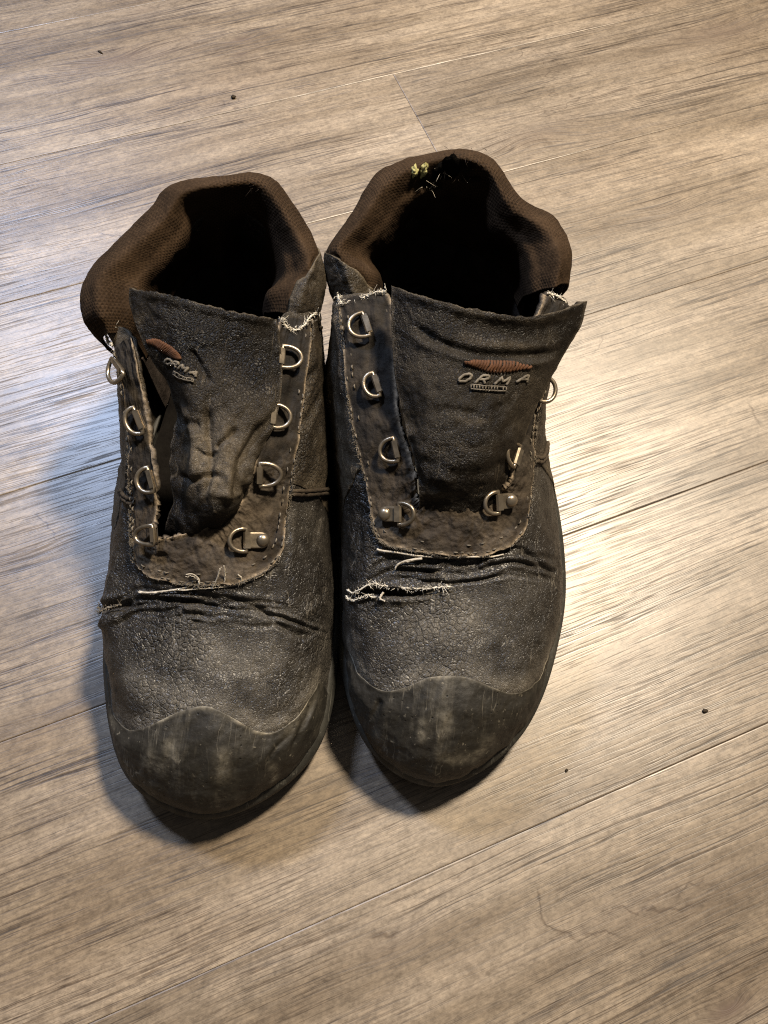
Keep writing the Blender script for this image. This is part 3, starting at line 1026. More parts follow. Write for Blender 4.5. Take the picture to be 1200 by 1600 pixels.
    def cap_top(t):
        k = np.linspace(0, len(ct) - 1, 300)
        Wc = cr_weights(len(ct), k, False)
        return np.interp(t, np.maximum.accumulate(Wc @ ct), Wc @ cs)
    def coff(T, q):
        f = sstep(1.0, 0.72, q) * sstep(-0.02, 0.06, q + 0 * T)
        e = 0.0
        rib = 0.0005 * perlin(np.stack([T * 7, q * 1.5 + 0 * T, 0 * T + D['seed']], -1))
        ends = sstep(ct[0], ct[0] + 0.35, T) * sstep(ct[-1], ct[-1] - 0.35, T)
        return 0.0003 + 0.0022 * f * (0.25 + 0.75 * ends) + rib * f
    G, N, T, S = patch(ct[0], ct[-1], 360, 0.20, cap_top, 120, coff, amp=0.0005)
    # moulded recess on the side of the cap
    for pl, dep, wd in D['cap_grooves']:
        poly = UP.trace(pl, 20, 0.002)
        e, a = seg_dist(G.reshape(-1, 3), poly)
        G = G - N * (dep * np.exp(-(e / wd) ** 2) * np.clip(np.minimum(a, 1 - a) * 5, 0, 1)).reshape(G.shape[:2])[..., None]
    N = grid_normals(G)
    V, F = shell(G, N, 0.0026)
    q = np.broadcast_to(np.linspace(0, 1, 120)[None, :], G.shape[:2])
    gv = G.reshape(-1, 3)
    wv = ((0.25 + 0.9 * sstep(-0.3, 0.5, fbm(gv * 90 + 2.0, 3)).reshape(q.shape)) * np.exp(-((1 - q) / (0.016 + 0.02 * sstep(0, 0.5, perlin(gv * 60)).reshape(q.shape))) ** 2)).ravel()
    for pl, amt, wd in D['cap_scuffs']:
        e, a = seg_dist(G.reshape(-1, 3), UP.trace(pl, 16, 0.002))
        wv = np.maximum(wv, amt * np.exp(-(e / wd) ** 2) * np.clip(np.minimum(a, 1 - a) * 4, 0, 1))
    mesh_obj('toe_cap', V, F, M['rubber'], root, attr={'wear': np.concatenate([wv, wv * 0])})

    # ---- midsole and outsole from the feather line
    tt = np.linspace(0, 18, 361)[:-1]
    E = UP.pts(tt, np.zeros_like(tt))
    c = E.mean(0)
    n2 = np.roll(E, -1, 0) - np.roll(E, 1, 0)
    n2 = np.stack([-n2[:, 1], n2[:, 0], 0 * tt], 1)
    n2 /= np.linalg.norm(n2, axis=1, keepdims=True)
    if ((E - c) * n2).sum() < 0:
        n2 = -n2

    def ring(off, z):
        r = E + n2 * off
        r[:, 2] = z
        return r
    zt = E[:, 2]
    toe = sstep(0.13, 0.0, np.linalg.norm((E - E[0])[:, :2], axis=1))         # toe spring
    lat = perlin(np.stack([tt * 5, tt * 0, tt * 0 + D['seed']], -1)) * 0.0004
    lip = (0.0012 * sstep(0.05, 0.5, toe))[:, None]
    rows = [ring(-0.004, zt + 0.0045), ring(-0.0005 + lip * 0.5, zt + 0.0030), ring(0.0009 + lip, zt + 0.0010), ring(0.0010 + lip, zt - 0.004), ring(0.0004 + lip * 0.6, zt - 0.009), ring(-0.0025, zt - 0.0092)]
    G = np.stack(rows, 1)
    V, F = shell(G, grid_normals(G), 0.0015, closed=True)
    mesh_obj('midsole', V, F, M['sole'], root, attr={'wear': np.concatenate([np.tile([0.0, 0.25, 0.4, 0.25, 0.0, 0.0], len(tt)), np.zeros(len(tt) * 6)])})
    zb = 0.0 + 0.006 * toe
    # cleats: the lower edge steps in and out round the rim
    cle = (np.sin(tt * 2 * math.pi * 2.2) > -0.25).astype(float) * 0.0026
    rows = [ring(-0.003, zt - 0.008), ring(0.0006, zt - 0.0088), ring(0.0008, zb + 0.0075), ring(-0.0018, zb + 0.0066)]
    r4 = E + n2 * (-0.0026 + cle)[:, None]
    r4[:, 2] = zb + 0.0058
    r5 = E + n2 * (-0.0030 + cle)[:, None]
    r5[:, 2] = zb + 0.0002
    rows += [r4, r5]
    for f in (0.85, 0.55, 0.2, 0.0):
        r = c + (r5 - c) * f
        r[:, 2] = zb * f + 0.0008
        rows.append(r)
    G = np.stack(rows, 1)
    Vv = G.reshape(-1, 3)
    mesh_obj('outsole', Vv, quads(len(tt), len(rows), 0, True, True), M['sole'], root, attr={'wear': np.zeros(len(Vv))})

    # ---- padded knit collar, from the outer seam over the crest and down inside
    colP = []
    nc = len(D['col'])
    icx = np.mean([P3(r[3]) for r in D['col']], axis=0)
    for r in D['col']:
        r = list(r)
        i_, d_ = r[2], r[3]
        r[2] = (i_[0] + 0.22 * (d_[0] - i_[0]), i_[1] + 0.22 * (d_[1] - i_[1]), i_[2] - 9)
        r[3] = (d_[0] + 0.10 * (d_[0] - i_[0]), d_[1] + 0.10 * (d_[1] - i_[1]), d_[2] - 10)
        b, cst, inn, deep = [P3(p) for p in r]
        for v, g in ((inn, 0.010), (deep, 0.013)):      # keep the inner wall clear of the outer one
            u = (v - icx)[:2]
            bb = np.linalg.norm((b - icx)[:2])
            lu = np.linalg.norm(u)
            if lu > bb - g:
                v[:2] = icx[:2] + u * (bb - g) / lu
        out = (b - icx) * np.array([1, 1, 0])
        out /= np.linalg.norm(out)
        seam = b - out * 0.0035 - np.array([0, 0, 0.017])
        low = b - out * 0.0006 - np.array([0, 0, 0.008])
        d2 = icx + (deep - icx) * 0.98
        d2[2] = 0.062
        colP.append([seam, low, b, (b * 0.45 + cst * 0.55) + np.array([0, 0, 0.0022]), cst + np.array([0, 0, 0.0006]), (cst * .45 + inn * .55) + np.array([0, 0, 0.0016]), inn, deep, d2])
    CS = Surf(colP, False)
    nt, ns = 520, 150
    tq, sq = np.linspace(0, nc - 1, nt), np.linspace(0, 7.35, ns)
    G = CS.grid(tq, sq)
    N = grid_normals(G)
    V0 = G.reshape(-1, 3)
    d = 0.0007 * fbm(V0 * 60 + 5 + D['seed'], 4) + 0.00012 * fbm(V0 * 260, 3)
    G = G + N * d.reshape(nt, ns)[..., None]
    wv = np.zeros((nt, ns))
    for pl, dep, wd in D['col_grooves']:
        poly = CS.trace(pl, 24)
        e, a = seg_dist(G.reshape(-1, 3), poly)
        k = (np.exp(-(e / wd) ** 2) * np.clip(np.minimum(a, 1 - a) * 8, 0, 1)).reshape(nt, ns)
        G = G - N * (dep * k)[..., None]
        if dep > 0.0015:
            wv = np.maximum(wv, k)
    N = grid_normals(G)
    du = np.linalg.norm(np.diff(G, axis=0), axis=-1).mean(1)
    dv = np.linalg.norm(np.diff(G, axis=1), axis=-1).mean(0)
    Uc = np.concatenate([[0], np.cumsum(du)])
    Vc = np.concatenate([[0], np.cumsum(dv)])
    uv = np.stack([np.repeat(Uc[:, None], ns, 1), np.repeat(Vc[None, :], nt, 0), np.zeros((nt, ns))], -1).reshape(-1, 3)
    V, F = shell(G, N, 0.0012)
    collar = mesh_obj('padded_collar', V, F, M['knit'], root, attr={'wear': np.concatenate([wv.ravel(), wv.ravel() * 0])}, uv=np.concatenate([uv, uv]))

    # ---- leather panel sewn over the outer front of the padding
    ts_ = np.array([CS.inv(*p) for p in D['panel']])
    od = np.argsort(ts_[:, 0])
    pt, ps = ts_[od, 0], ts_[od, 1]
    if D['panel_end'] > 0:
        pt, ps = np.concatenate([[pt[0] - 0.9, pt[0] - 0.35], pt]), np.concatenate([[0.05, ps[0] * 0.62], ps])
        a0, a1 = pt[0], nc - 1.0
    else:
        pt, ps = np.concatenate([pt, [pt[-1] + 0.35, pt[-1] + 0.9]]), np.concatenate([ps, [ps[-1] * 0.62, 0.05]])
        a0, a1 = 0.0, pt[-1]
    tp, qp = np.linspace(a0, a1, 110), np.linspace(0, 1, 50)
    top = np.interp(tp, pt, ps)
    Tp = np.repeat(tp[:, None], 50, 1)
    Sp = top[:, None] * qp[None, :]
    Gp = CS.pts(Tp, Sp)
    Np = CS.nrm(Tp, Sp)
    dp = 0.0011 * fbm(Gp.reshape(-1, 3) * 60 + 5 + D['seed'], 4) + 0.0005 * fbm(Gp.reshape(-1, 3) * 200, 3)
    Gp = Gp + Np * (dp.reshape(Tp.shape) + 0.0006)[..., None]
    Vp, Fp = shell(Gp, Np, 0.0016)
    wp = np.concatenate([np.broadcast_to(0.45 * np.exp(-((1 - qp) / 0.04) ** 2), Tp.shape).ravel(), np.zeros(Tp.size)])
    mesh_obj('collar_panel', Vp, Fp, M['quarter'], collar, attr={'wear': wp})

    # ---- lining tube and insole inside
    foot = icx * np.array([1, 1, 0])
    deepP = CS.pts(tq, np.full(nt, 7.2))
    deepP = deepP + (deepP - icx) * np.array([1, 1, 0]) * 0.05
    rows = [deepP, foot + (deepP - foot) * np.array([0.98, 0.98, 0]) + np.array([0, 0, .060]), foot + (deepP - foot) * np.array([0.95, 0.95, 0]) + np.array([0, 0, .032])]
    LS = np.stack(rows, 1)
    Bc = cr_weights(3, np.linspace(0, 2, 40), False)
    G = np.einsum('bj,ajk->abk', Bc, LS)
    N = grid_normals(G)
    fold = 0.0012 * perlin(np.stack([G[..., 0] * 130, G[..., 1] * 130, G[..., 2] * 18], -1))
    G = G + N * fold[..., None]
    V, F = shell(G, grid_normals(G), 0.001)
    mesh_obj('lining', V, F, M['lining'], root, attr={'wear': np.zeros(len(V))})
    r0 = E + n2 * (-0.006)
    r0[:, 2] = 0.030
    ins = np.stack([r0, c + (r0 - c) * 0.6, c + (r0 - c) * 0.25], 1)
    ins[:, :, 2] = 0.030
    mesh_obj('insole', ins.reshape(-1, 3), np.concatenate([quads(len(tt), 3, 0, True, True)]), M['insole'], root, attr={'wear': np.zeros(len(tt) * 3)})

    # ---- tongue
    TS = Surf([[P3(D['ton'][r][cc]) for r in range(len(D['ton']))] for cc in range(5)], False)
    nt, ns = 200, 260
    tq, sq = np.linspace(0, 4, nt), np.linspace(0, len(D['ton']) - 1, ns)
    G = TS.grid(tq, sq)
    N = grid_normals(G)
    V0 = G.reshape(-1, 3)
    sv = np.broadcast_to(sq[None, :], (nt, ns)).ravel()
    amp = D['ton_amp'] * (0.25 + 0.75 * sstep(1.6, 3.4, sv))
    d = amp * fbm(V0 * 42 + D['seed'] * 3, 3) + 0.0005 * fbm(V0 * 150, 3)
    for pl, dep, wd in D['ton_grooves']:
        e, a = seg_dist(V0, TS.trace(pl, 24))
        d = d - dep * np.exp(-(e / wd) ** 2) * np.clip(np.minimum(a, 1 - a) * 6, 0, 1)
    for (bx, by, hgt, rad) in D['ton_bumps']:
        c0 = TS.pts(*TS.inv(bx, by))
        e = np.linalg.norm(V0 - c0, axis=1)
        d = d + hgt * np.exp(-(e / rad) ** 2)
    # ragged outline at the top and the two long edges
    G = G + N * d.reshape(nt, ns)[..., None]
    rag = 0.0007 * fbm(np.stack([tq * 6, tq * 0, tq * 0 + D['seed']], -1), 4)
    G[:, :4] += (rag[:, None, None] * np.array([0, 0.7, 0.7])) * np.linspace(1, 0.2, 4)[None, :, None]
    N = grid_normals(G)
    V, F = shell(G, N, 0.0042)
    T2, S2 = np.meshgrid(np.linspace(0, 1, nt), sq, indexing='ij')
    wv = 0.85 * np.exp(-(S2 / 0.05) ** 2) * sstep(-0.15, 0.35, perlin(np.stack([T2 * 9, S2 * 0, S2 * 0 + D['seed']], -1)) + 0.2)
    wv = np.maximum(wv, 0.5 * np.exp(-(np.minimum(T2, 1 - T2) / 0.012) ** 2))
    for pl, amt, wd in D['ton_scuffs']:
        e, a = seg_dist(G.reshape(-1, 3), TS.trace(pl, 16))
        wv = np.maximum(wv, (amt * np.exp(-(e / wd) ** 2) * np.clip(np.minimum(a, 1 - a) * 4, 0, 1)).reshape(nt, ns))
    tongue = mesh_obj('tongue', V, F, M['tongue'], root, attr={'wear': np.concatenate([wv.ravel(), wv.ravel() * 0.6])})

    # padded welt along the tongue's top edge
    # ---- embroidered mark on the tongue: leaf-shaped swoosh, slanted letters, small bar
    Eb = D['logo']

    def on_tongue(px, py, off):
        k = TS.inv(px, py)
        p0 = TS.pts(*k)
        # follow the creased surface: nearest displaced vertex
        j = np.argmin(((G.reshape(-1, 3) - p0) ** 2).sum(1))
        return G.reshape(-1, 3)[j] * 0.5 + 0.5 * (p0 + N.reshape(-1, 3)[j] * ((G.reshape(-1, 3)[j] - p0) @ N.reshape(-1, 3)[j])) + off * N.reshape(-1, 3)[j]
    sw = MB()
    for pl in Eb['swoosh']:
        up, dn = np.array(pl[0], float), np.array(pl[1], float)
        m = 22
        ku = np.linspace(0, len(up) - 1, m)
        U1 = cr_weights(len(up), ku, False) @ up
        kd = np.linspace(0, len(dn) - 1, m)
        D1 = cr_weights(len(dn), kd, False) @ dn
        # satin stitches side by side
        for i in range(m):
            a, b = U1[i], D1[i]
            pts = np.array([on_tongue(*(a * (1 - f) + b * f), 0.0000 + 0.0003 * math.sin(math.pi * f)) for f in (0, 0.25, 0.5, 0.75, 1)])
            sw.tube(pts, 0.00075, 5)
    logo = sw.obj('embroidered_swoosh', M['orange'], tongue)
    lt = MB()
    ax, ay = np.array(Eb['ux']), np.array(Eb['uy'])
    GL = {'O': [[(.15, 0), (0, .3), (.1, .8), (.45, 1), (.8, .85), (.85, .4), (.65, .05), (.15, 0)]],
          'R': [[(0, 0), (.1, 1), (.6, 1), (.75, .75), (.55, .5), (.08, .5)], [(.4, .5), (.8, 0)]],
          'M': [[(0, 0), (.12, 1), (.45, .35), (.85, 1), (.95, 0)]],
          'A': [[(0, 0), (.5, 1), (.85, 0)], [(.2, .38), (.72, .38)]]}
    for ch, o in zip('ORMA', Eb['at']):
        for stroke in GL[ch]:
            q = np.array(stroke)
            k = np.linspace(0, len(q) - 1, 4 * len(q))
            q = np.stack([np.interp(k, range(len(q)), q[:, 0]), np.interp(k, range(len(q)), q[:, 1])], 1)
            pts = np.array([on_tongue(*(np.array(o) + ax * (x + 0.4 * y) + ay * y), 0.0003) for x, y in q])
            lt.tube(pts, 0.00068, 6)
    lt.obj('embroidered_lettering', M['thread_dark'], tongue)
    bar = MB()
    b0, b1, bh = np.array(Eb['bar'][0], float), np.array(Eb['bar'][1], float), np.array(Eb['bar'][2], float)
    for f in np.linspace(0, 1, 13):
        a = b0 + (b1 - b0) * f
        if rng.random() < 0.15 and 0 < f < 1:
            continue
        pts = np.array([on_tongue(*(a + bh * g), 0.0006) for g in (0, 0.5, 1)])
        bar.tube(pts, 0.00036, 5)
    for g in (0, 1):
        pts = np.array([on_tongue(*(b0 + (b1 - b0) * f + bh * g), 0.0007) for f in np.linspace(0, 1, 10)])
        bar.tube(pts, 0.0003, 5)
    bar.obj('embroidered_bar', M['thread_dark'], tongue)

    # ---- lace rings: folded metal clip with a D-shaped wire ring, some with a domed rivet
    for R in D['rings']:
        t, s = R['ts'] if 'ts' in R else UP.inv(*R['at'])
        p = UP.pts(t, s)
        n = UP.nrm(t, s)
        lift = 0.0036

        def onp(px, py, h=lift):
            d = _F + (px - 600) / FPX * CR - (py - 800) / FPX * CU
            o = p + n * h
            k = ((o - CC) @ n) / (d @ n)
            return CC + k * d
        if 'ts' in R:
            ty = UP.pts(t + 0.05, s) - UP.pts(t - 0.05, s)
            tx = UP.pts(t, s - 0.1) - UP.pts(t, s + 0.1)
            ty, tx = ty / np.linalg.norm(ty), tx / np.linalg.norm(tx)
            a, b, apex = p + n * lift - ty * 0.0062, p + n * lift + ty * 0.0062, p + n * lift + tx * 0.0070
        else:
            a, b, apex = onp(*R['bar'][0]), onp(*R['bar'][1]), onp(*R['apex'])
        mid = (a + b) / 2
        y = (b - a)
        Lb = np.linalg.norm(y)
        Lb = min(max(Lb, 0.008), 0.0145)
        y /= np.linalg.norm(y)
        x = apex - mid
        x = x - (x @ y) * y
        wd = min(max(np.linalg.norm(x), 0.006), 0.0105)
        x /= np.linalg.norm(x)
        n = np.cross(x, y)
        if n @ UP.nrm(t, s) < 0:
            n = -n
        tilt = R.get('tilt', 0.25) * 0.6
        xt = x * math.cos(tilt) + n * math.sin(tilt)
        wr = 0.00105
        ring = []
        for q in np.linspace(-0.5, 0.5, 8)[:-1]:
            ring.append(mid + y * Lb * q)
        for q in np.linspace(math.pi / 2, -math.pi / 2, 18):
            ring.append(mid + y * Lb * 0.5 * math.sin(q) + xt * wd * math.cos(q) ** 0.8)
        ring = ring[:-1]
        mb = MB()
        mb.tube(ring, wr, 8, closed=True, up=n)
        e = mb.obj('lace_ring', M['metal'], root)
        # strap folded round the straight side of the ring
        hw = Lb * 0.36
        fold = [(-0.0018, -0.0014), (0.0004, -0.0013), (0.0013, -0.0006), (0.0014, 0.0006), (0.0006, 0.0014), (-0.0018, 0.0015)]
        cb = MB()
        V, F = [], []
        m = len(fold)
        for k2 in (1.0, 0.62):
            for (dx, dn) in fold:
                for sgn in (-1, 1):
                    V.append(mid + x * (dx * k2 - (1 - k2) * 0.0006) + n * dn * k2 + y * sgn * hw)
        o2 = 2 * m
        for i in range(m - 1):
            F += [(2 * i, 2 * i + 1, 2 * i + 3, 2 * i + 2), (o2 + 2 * i, o2 + 2 * i + 2, o2 + 2 * i + 3, o2 + 2 * i + 1),
                  (2 * i, 2 * i + 2, o2 + 2 * i + 2, o2 + 2 * i), (2 * i + 1, o2 + 2 * i + 1, o2 + 2 * i + 3, 2 * i + 3)]
        cb.add(V, F)
        if R.get('rivet'):
            # flat lug with a rounded end, its rim bevelled
            Ls = R['strap'] - 0.0015
            out = [(0.0, -hw)] + [(-Ls - hw * 0.95 * math.sin(q), -hw * math.cos(q)) for q in np.linspace(0, math.pi, 15)] + [(0.0, hw)]
            V, F = [], []
            for (ins, dn) in ((1.0, -0.0012), (1.0, -0.0002), (0.93, 0.0003), (0.80, 0.0004)):
                for (dx, dy) in out:
                    cx0 = -Ls * 0.6
                    V.append(mid + x * (cx0 + (dx - cx0) * ins) + y * dy * ins + n * dn)
            k3 = len(out)
            for lv in range(3):
                for i in range(k3):
                    i2 = (i + 1) % k3
                    F.append((lv * k3 + i, lv * k3 + i2, (lv + 1) * k3 + i2, (lv + 1) * k3 + i))
            F.append(tuple(3 * k3 + i for i in range(k3)))
            cb.add(V, F)
        cb.obj('ring_clip', M['metal'], e, smooth=False)
        if R.get('rivet'):
            rv = MB()
            rv.dome(mid - x * (Ls + 0.0006) + n * 0.0003, n, 0.0031, 0.0021, 20, 6)
            rv.obj('rivet', M['metal'], e)

    # ---- double seam ridge between vamp and quarter
    for pl in D['piping']:
        pi = MB()
        pts = UP.trace(pl, 26, 0.0010)
        pi.tube(pts + 0.00015 * rng.normal(size=pts.shape), 0.0011, 7)
        pi.obj('seam_ridge', M['facing'], root)

    # ---- frayed white edges, tears and loose threads
    for (pl, surf, wid, den, *mt) in D['fray']:
        fr = MB()
        Sf = {'up': UP, 'ton': TS}[surf]
        pts = Sf.trace(pl, 40, 0.0014)
        L = np.linalg.norm(np.diff(pts, axis=0), axis=1).sum()
        n_f = int(L / 0.00026 * den)
        for k in range(n_f):
            f = rng.random() * 39
            i = min(int(f), 38)
            q = pts[i] * (1 - (f - i)) + pts[i + 1] * (f - i) + rng.normal(size=3) * wid * 0.30
            tdir = pts[i + 1] - pts[i]
            tdir /= np.linalg.norm(tdir)
            d = tdir * rng.normal() * 0.9 + rng.normal(size=3) * 0.7
            fr.fibre(q, d, rng.uniform(0.25, 1.0) * wid * 0.75, rng.uniform(0.00012, 0.00030), 1.6)
        pw = pts + rng.normal(size=pts.shape) * wid * 0.10
        ph = np.linspace(0, L / 0.0035 * 2 * math.pi, len(pts))
        for sh in (0, math.pi):
            tw = np.stack([np.zeros_like(ph), np.cos(ph + sh), np.sin(ph + sh)], 1) * wid * 0.10
            fr.tube(pw + tw, wid * rng.uniform(0.10, 0.22, len(pw)), 6)
        fr.obj('frayed_edge', M[mt[0]] if mt else M['thread_white'], root)
    for (pl, h0, h1, r) in D['threads']:
        th = MB()
        m = 26
        pts = UP.trace(pl, m, 0.0)
        q = np.linspace(0, 1, m)
        ns_ = np.array([UP.nrm(*UP.inv(*pl[min(len(pl) - 1, int(round(f * (len(pl) - 1))))])) for f in (0, 0.5, 1)])
        nn = ns_[0] * (1 - q[:, None]) + ns_[2] * q[:, None]
        hh = (h0 * (1 - q) + h1 * q + 0.0012)[:, None]
        th.tube(pts + nn * hh, r * (1 - 0.4 * q), 5)
        th.tube(pts + nn * hh + rng.normal(size=3) * 0.0003 + 0.0002 * rng.normal(size=pts.shape), r * 0.7 * (1 - 0.5 * q), 5)
        th.obj('loose_thread', M['thread'], root)
    for (c0, n_, mat, nm, sp) in D['tufts']:
        tb = MB()
        if nm in ('foam_tear', 'torn_hole'):
            k = CS.inv(*c0)
            p, nr = CS.pts(*k), CS.nrm(*k)
            ax = np.cross(nr, (0.1, 0.2, 1.0))
            ax /= np.linalg.norm(ax)
            ay = np.cross(nr, ax)
            V, F = [], []
            for i in range(7):
                for j in range(26):
                    e = j / 26 * 2 * math.pi
                    rr = sp * 1.7 * (i / 6) * (1 + 0.45 * perlin(np.array([math.cos(e) * 1.7 + c0[0], math.sin(e) * 1.7, 3.0])))
                    q = p + ax * rr * math.cos(e) * 0.75 + ay * rr * math.sin(e) * 1.25
                    h = 0.0013 * (1 - (i / 6) ** 2) - 0.0006 + 0.0007 * perlin(q * 900) + 0.0004 * perlin(q * 2100)
                    if nm == 'torn_hole':
                        h = 0.0011 - 0.0016 * (i / 6) ** 4 + 0.0003 * perlin(q * 900)
                    V.append(q + nr * h)
            for i in range(6):
                for j in range(26):
                    j2 = (j + 1) % 26
                    F.append((i * 26 + j, (i + 1) * 26 + j, (i + 1) * 26 + j2, i * 26 + j2))
            tb.add(V, F)
            tb.obj(nm, M[mat], collar)
            continue
        k = CS.inv(*c0)
        p, nr = CS.pts(*k), CS.nrm(*k)
        for j in range(n_):
            a = rng.normal(size=3) * sp
            a -= nr * (a @ nr)
            if mat == 'foam':
                tb.dome(p + a - nr * 0.0006, nr + rng.normal(size=3) * 0.3, rng.uniform(0.0006, 0.0014), rng.uniform(0.0006, 0.0013), 8, 3)
            else:
                tb.fibre(p + a + nr * 0.0002, nr * 0.25 + rng.normal(size=3), rng.uniform(0.0010, 0.0028), rng.uniform(0.00010, 0.00024), 2.0)
        tb.obj(nm, M[mat], collar)
    return UP, CS, TS


def ringd(at_, bar0, bar1, apex, rivet=False, strap=0.005, tilt=0.25):
    return dict(at=at_, bar=(bar0, bar1), apex=apex, rivet=rivet, strap=strap, tilt=tilt)


LD = dict(
    up=L_UP, col=L_COL, ton=L_TON, seed=1.7, seam_l=3.62, seam_r=14.72,
    crease=[(160, 965), (215, 935), (290, 940), (370, 950), (440, 958), (512, 985)], crease_spread=13,
    grooves=[([(152, 962), (175, 948), (205, 938)], 0.0034, 0.0020), ([(156, 985), (170, 972), (190, 962)], -0.0024, 0.0030), ([(240, 950), (330, 938), (420, 962), (508, 975)], 0.0012, 0.0014), ([(498, 575), (478, 600), (455, 640)], 0.0016, 0.0022), ([(505, 620), (485, 645), (470, 665)], 0.0010, 0.0018)],
    scuffs=[([(205, 1060), (245, 1078), (300, 1085)], 0.35, 0.006), ([(330, 1020), (380, 1040), (420, 1030)], 0.30, 0.008), ([(152, 958), (172, 948), (195, 943)], 0.5, 0.002)],
    cap=[(163, 1085), (176, 1118), (192, 1137), (215, 1140), (250, 1126), (285, 1110), (325, 1104), (365, 1122), (400, 1142), (428, 1145), (455, 1128), (480, 1098), (498, 1066)],
    cap_grooves=[([(445, 1175), (470, 1130), (490, 1085)], 0.0016, 0.0020), ([(410, 1190), (430, 1165), (455, 1140)], 0.0010, 0.0014)],
    cap_scuffs=[([(262, 1150), (270, 1170), (285, 1190)], 0.5, 0.003), ([(345, 1160), (348, 1190), (345, 1225)], 0.45, 0.003), ([(415, 1185), (425, 1200), (420, 1225)], 0.4, 0.0022), ([(230, 1170), (245, 1185), (270, 1200)], 0.3, 0.005), ([(430, 1152), (455, 1136), (478, 1108), (497, 1072)], 0.4, 0.0028)],
    col_grooves=[([(503, 400), (478, 425), (462, 445), (455, 468)], 0.0012, 0.0012)],
    panel=[(503, 400), (486, 418), (466, 440), (456, 462), (452, 490)], panel_end=1, ton_bumps=[(300, 650, 0.0016, 0.0100)],
    ton_amp=0.0034,
    ton_grooves=[([(282, 630), (300, 680), (303, 735), (288, 795)], -0.0022, 0.0032), ([(322, 618), (326, 680), (330, 730), (318, 790)], 0.0026, 0.0018), ([(352, 640), (350, 700), (356, 745), (350, 790)], -0.0022, 0.0030), ([(432, 640), (392, 690), (370, 735), (366, 785)], 0.0026, 0.0020),
                 ([(408, 700), (388, 730), (384, 765)], -0.0022, 0.0026), ([(276, 742), (300, 752), (330, 742), (352, 752)], 0.0020, 0.0015), ([(300, 792), (328, 770), (360, 778), (385, 762)], -0.0014, 0.0020), ([(372, 668), (350, 690), (336, 702)], 0.0022, 0.0014), ([(300, 700), (322, 712), (346, 704)], 0.0018, 0.0013), ([(276, 668), (292, 660), (312, 668)], 0.0016, 0.0018), ([(296, 545), (312, 570), (330, 602)], 0.0018, 0.0016), ([(206, 456), (260, 466), (320, 483), (380, 496), (430, 503)], -0.0014, 0.0024)],
    ton_scuffs=[([(292, 650), (335, 720), (335, 790)], 1.0, 0.016), ([(275, 680), (290, 655), (300, 645)], 0.25, 0.006), ([(330, 700), (365, 705), (395, 700)], 0.28, 0.004), ([(290, 760), (310, 750), (330, 755)], 0.25, 0.005), ([(205, 495), (225, 503)], 0.5, 0.003)],
    logo=dict(swoosh=[([(232, 531), (245, 530), (262, 538), (276, 549), (284, 560)], [(233, 536), (243, 541), (252, 548), (264, 555), (274, 559)])],
              ux=(10.5, 5.6), uy=(1.5, -9.0), at=[(256, 566), (268, 571), (281, 578), (296, 586)], bar=((275, 580), (303, 594), (-1, 4.5))),
    rings=[ringd((185, 572), (172, 556), (196, 588), (166, 577), tilt=0.5), ringd((214, 655), (208, 636), (224, 676), (197, 657), tilt=0.4), ringd((232, 748), (230, 730), (240, 768), (216, 750), tilt=0.4),
           ringd((237, 838), (238, 821), (240, 851), (213, 838), strap=0.0045), ringd((402, 845), (385, 826), (385, 862), (358, 848), True, 0.0085),
           ringd((415, 742), (406, 724), (406, 760), (438, 742), tilt=0.35), ringd((437, 650), (430, 632), (426, 668), (453, 650), tilt=0.45), ringd((452, 557), (442, 540), (440, 574), (470, 553), tilt=0.45)],
    piping=[[(453, 767), (482, 767), (512, 765)], [(454, 773), (482, 773), (512, 771)], [(190, 772), (200, 777), (212, 780)], [(189, 779), (200, 784), (211, 787)]],
    fray=[([(430, 498), (446, 511), (468, 514), (492, 491)], 'up', 0.0024, 1.3), ([(186, 500), (176, 516), (166, 528)], 'up', 0.0024, 0.7), ([(180, 540), (162, 538), (150, 535)], 'up', 0.0030, 0.5), ([(152, 968), (160, 957), (175, 949), (192, 944)], 'up', 0.0022, 0.6, 'thread_dark')],
    threads=[([(220, 924), (246, 925), (270, 922), (298, 916)], 0.0, 0.0, 0.00055), ([(310, 918), (314, 905), (306, 896), (297, 896)], 0.0, 0.004, 0.00042), ([(334, 917), (341, 903), (346, 888)], 0.0, 0.005, 0.00042), ([(350, 916), (353, 900), (352, 884)], 0.0, 0.006, 0.0004), ([(377, 911), (377, 903), (372, 898)], 0.0, 0.003, 0.0004),
             ([(270, 921), (310, 920), (350, 917), (385, 909), (412, 898)], 0.0, 0.0, 0.0004)],
    tufts=[((398, 303), 30, 'lining', 'torn_knit', 0.004)],
)
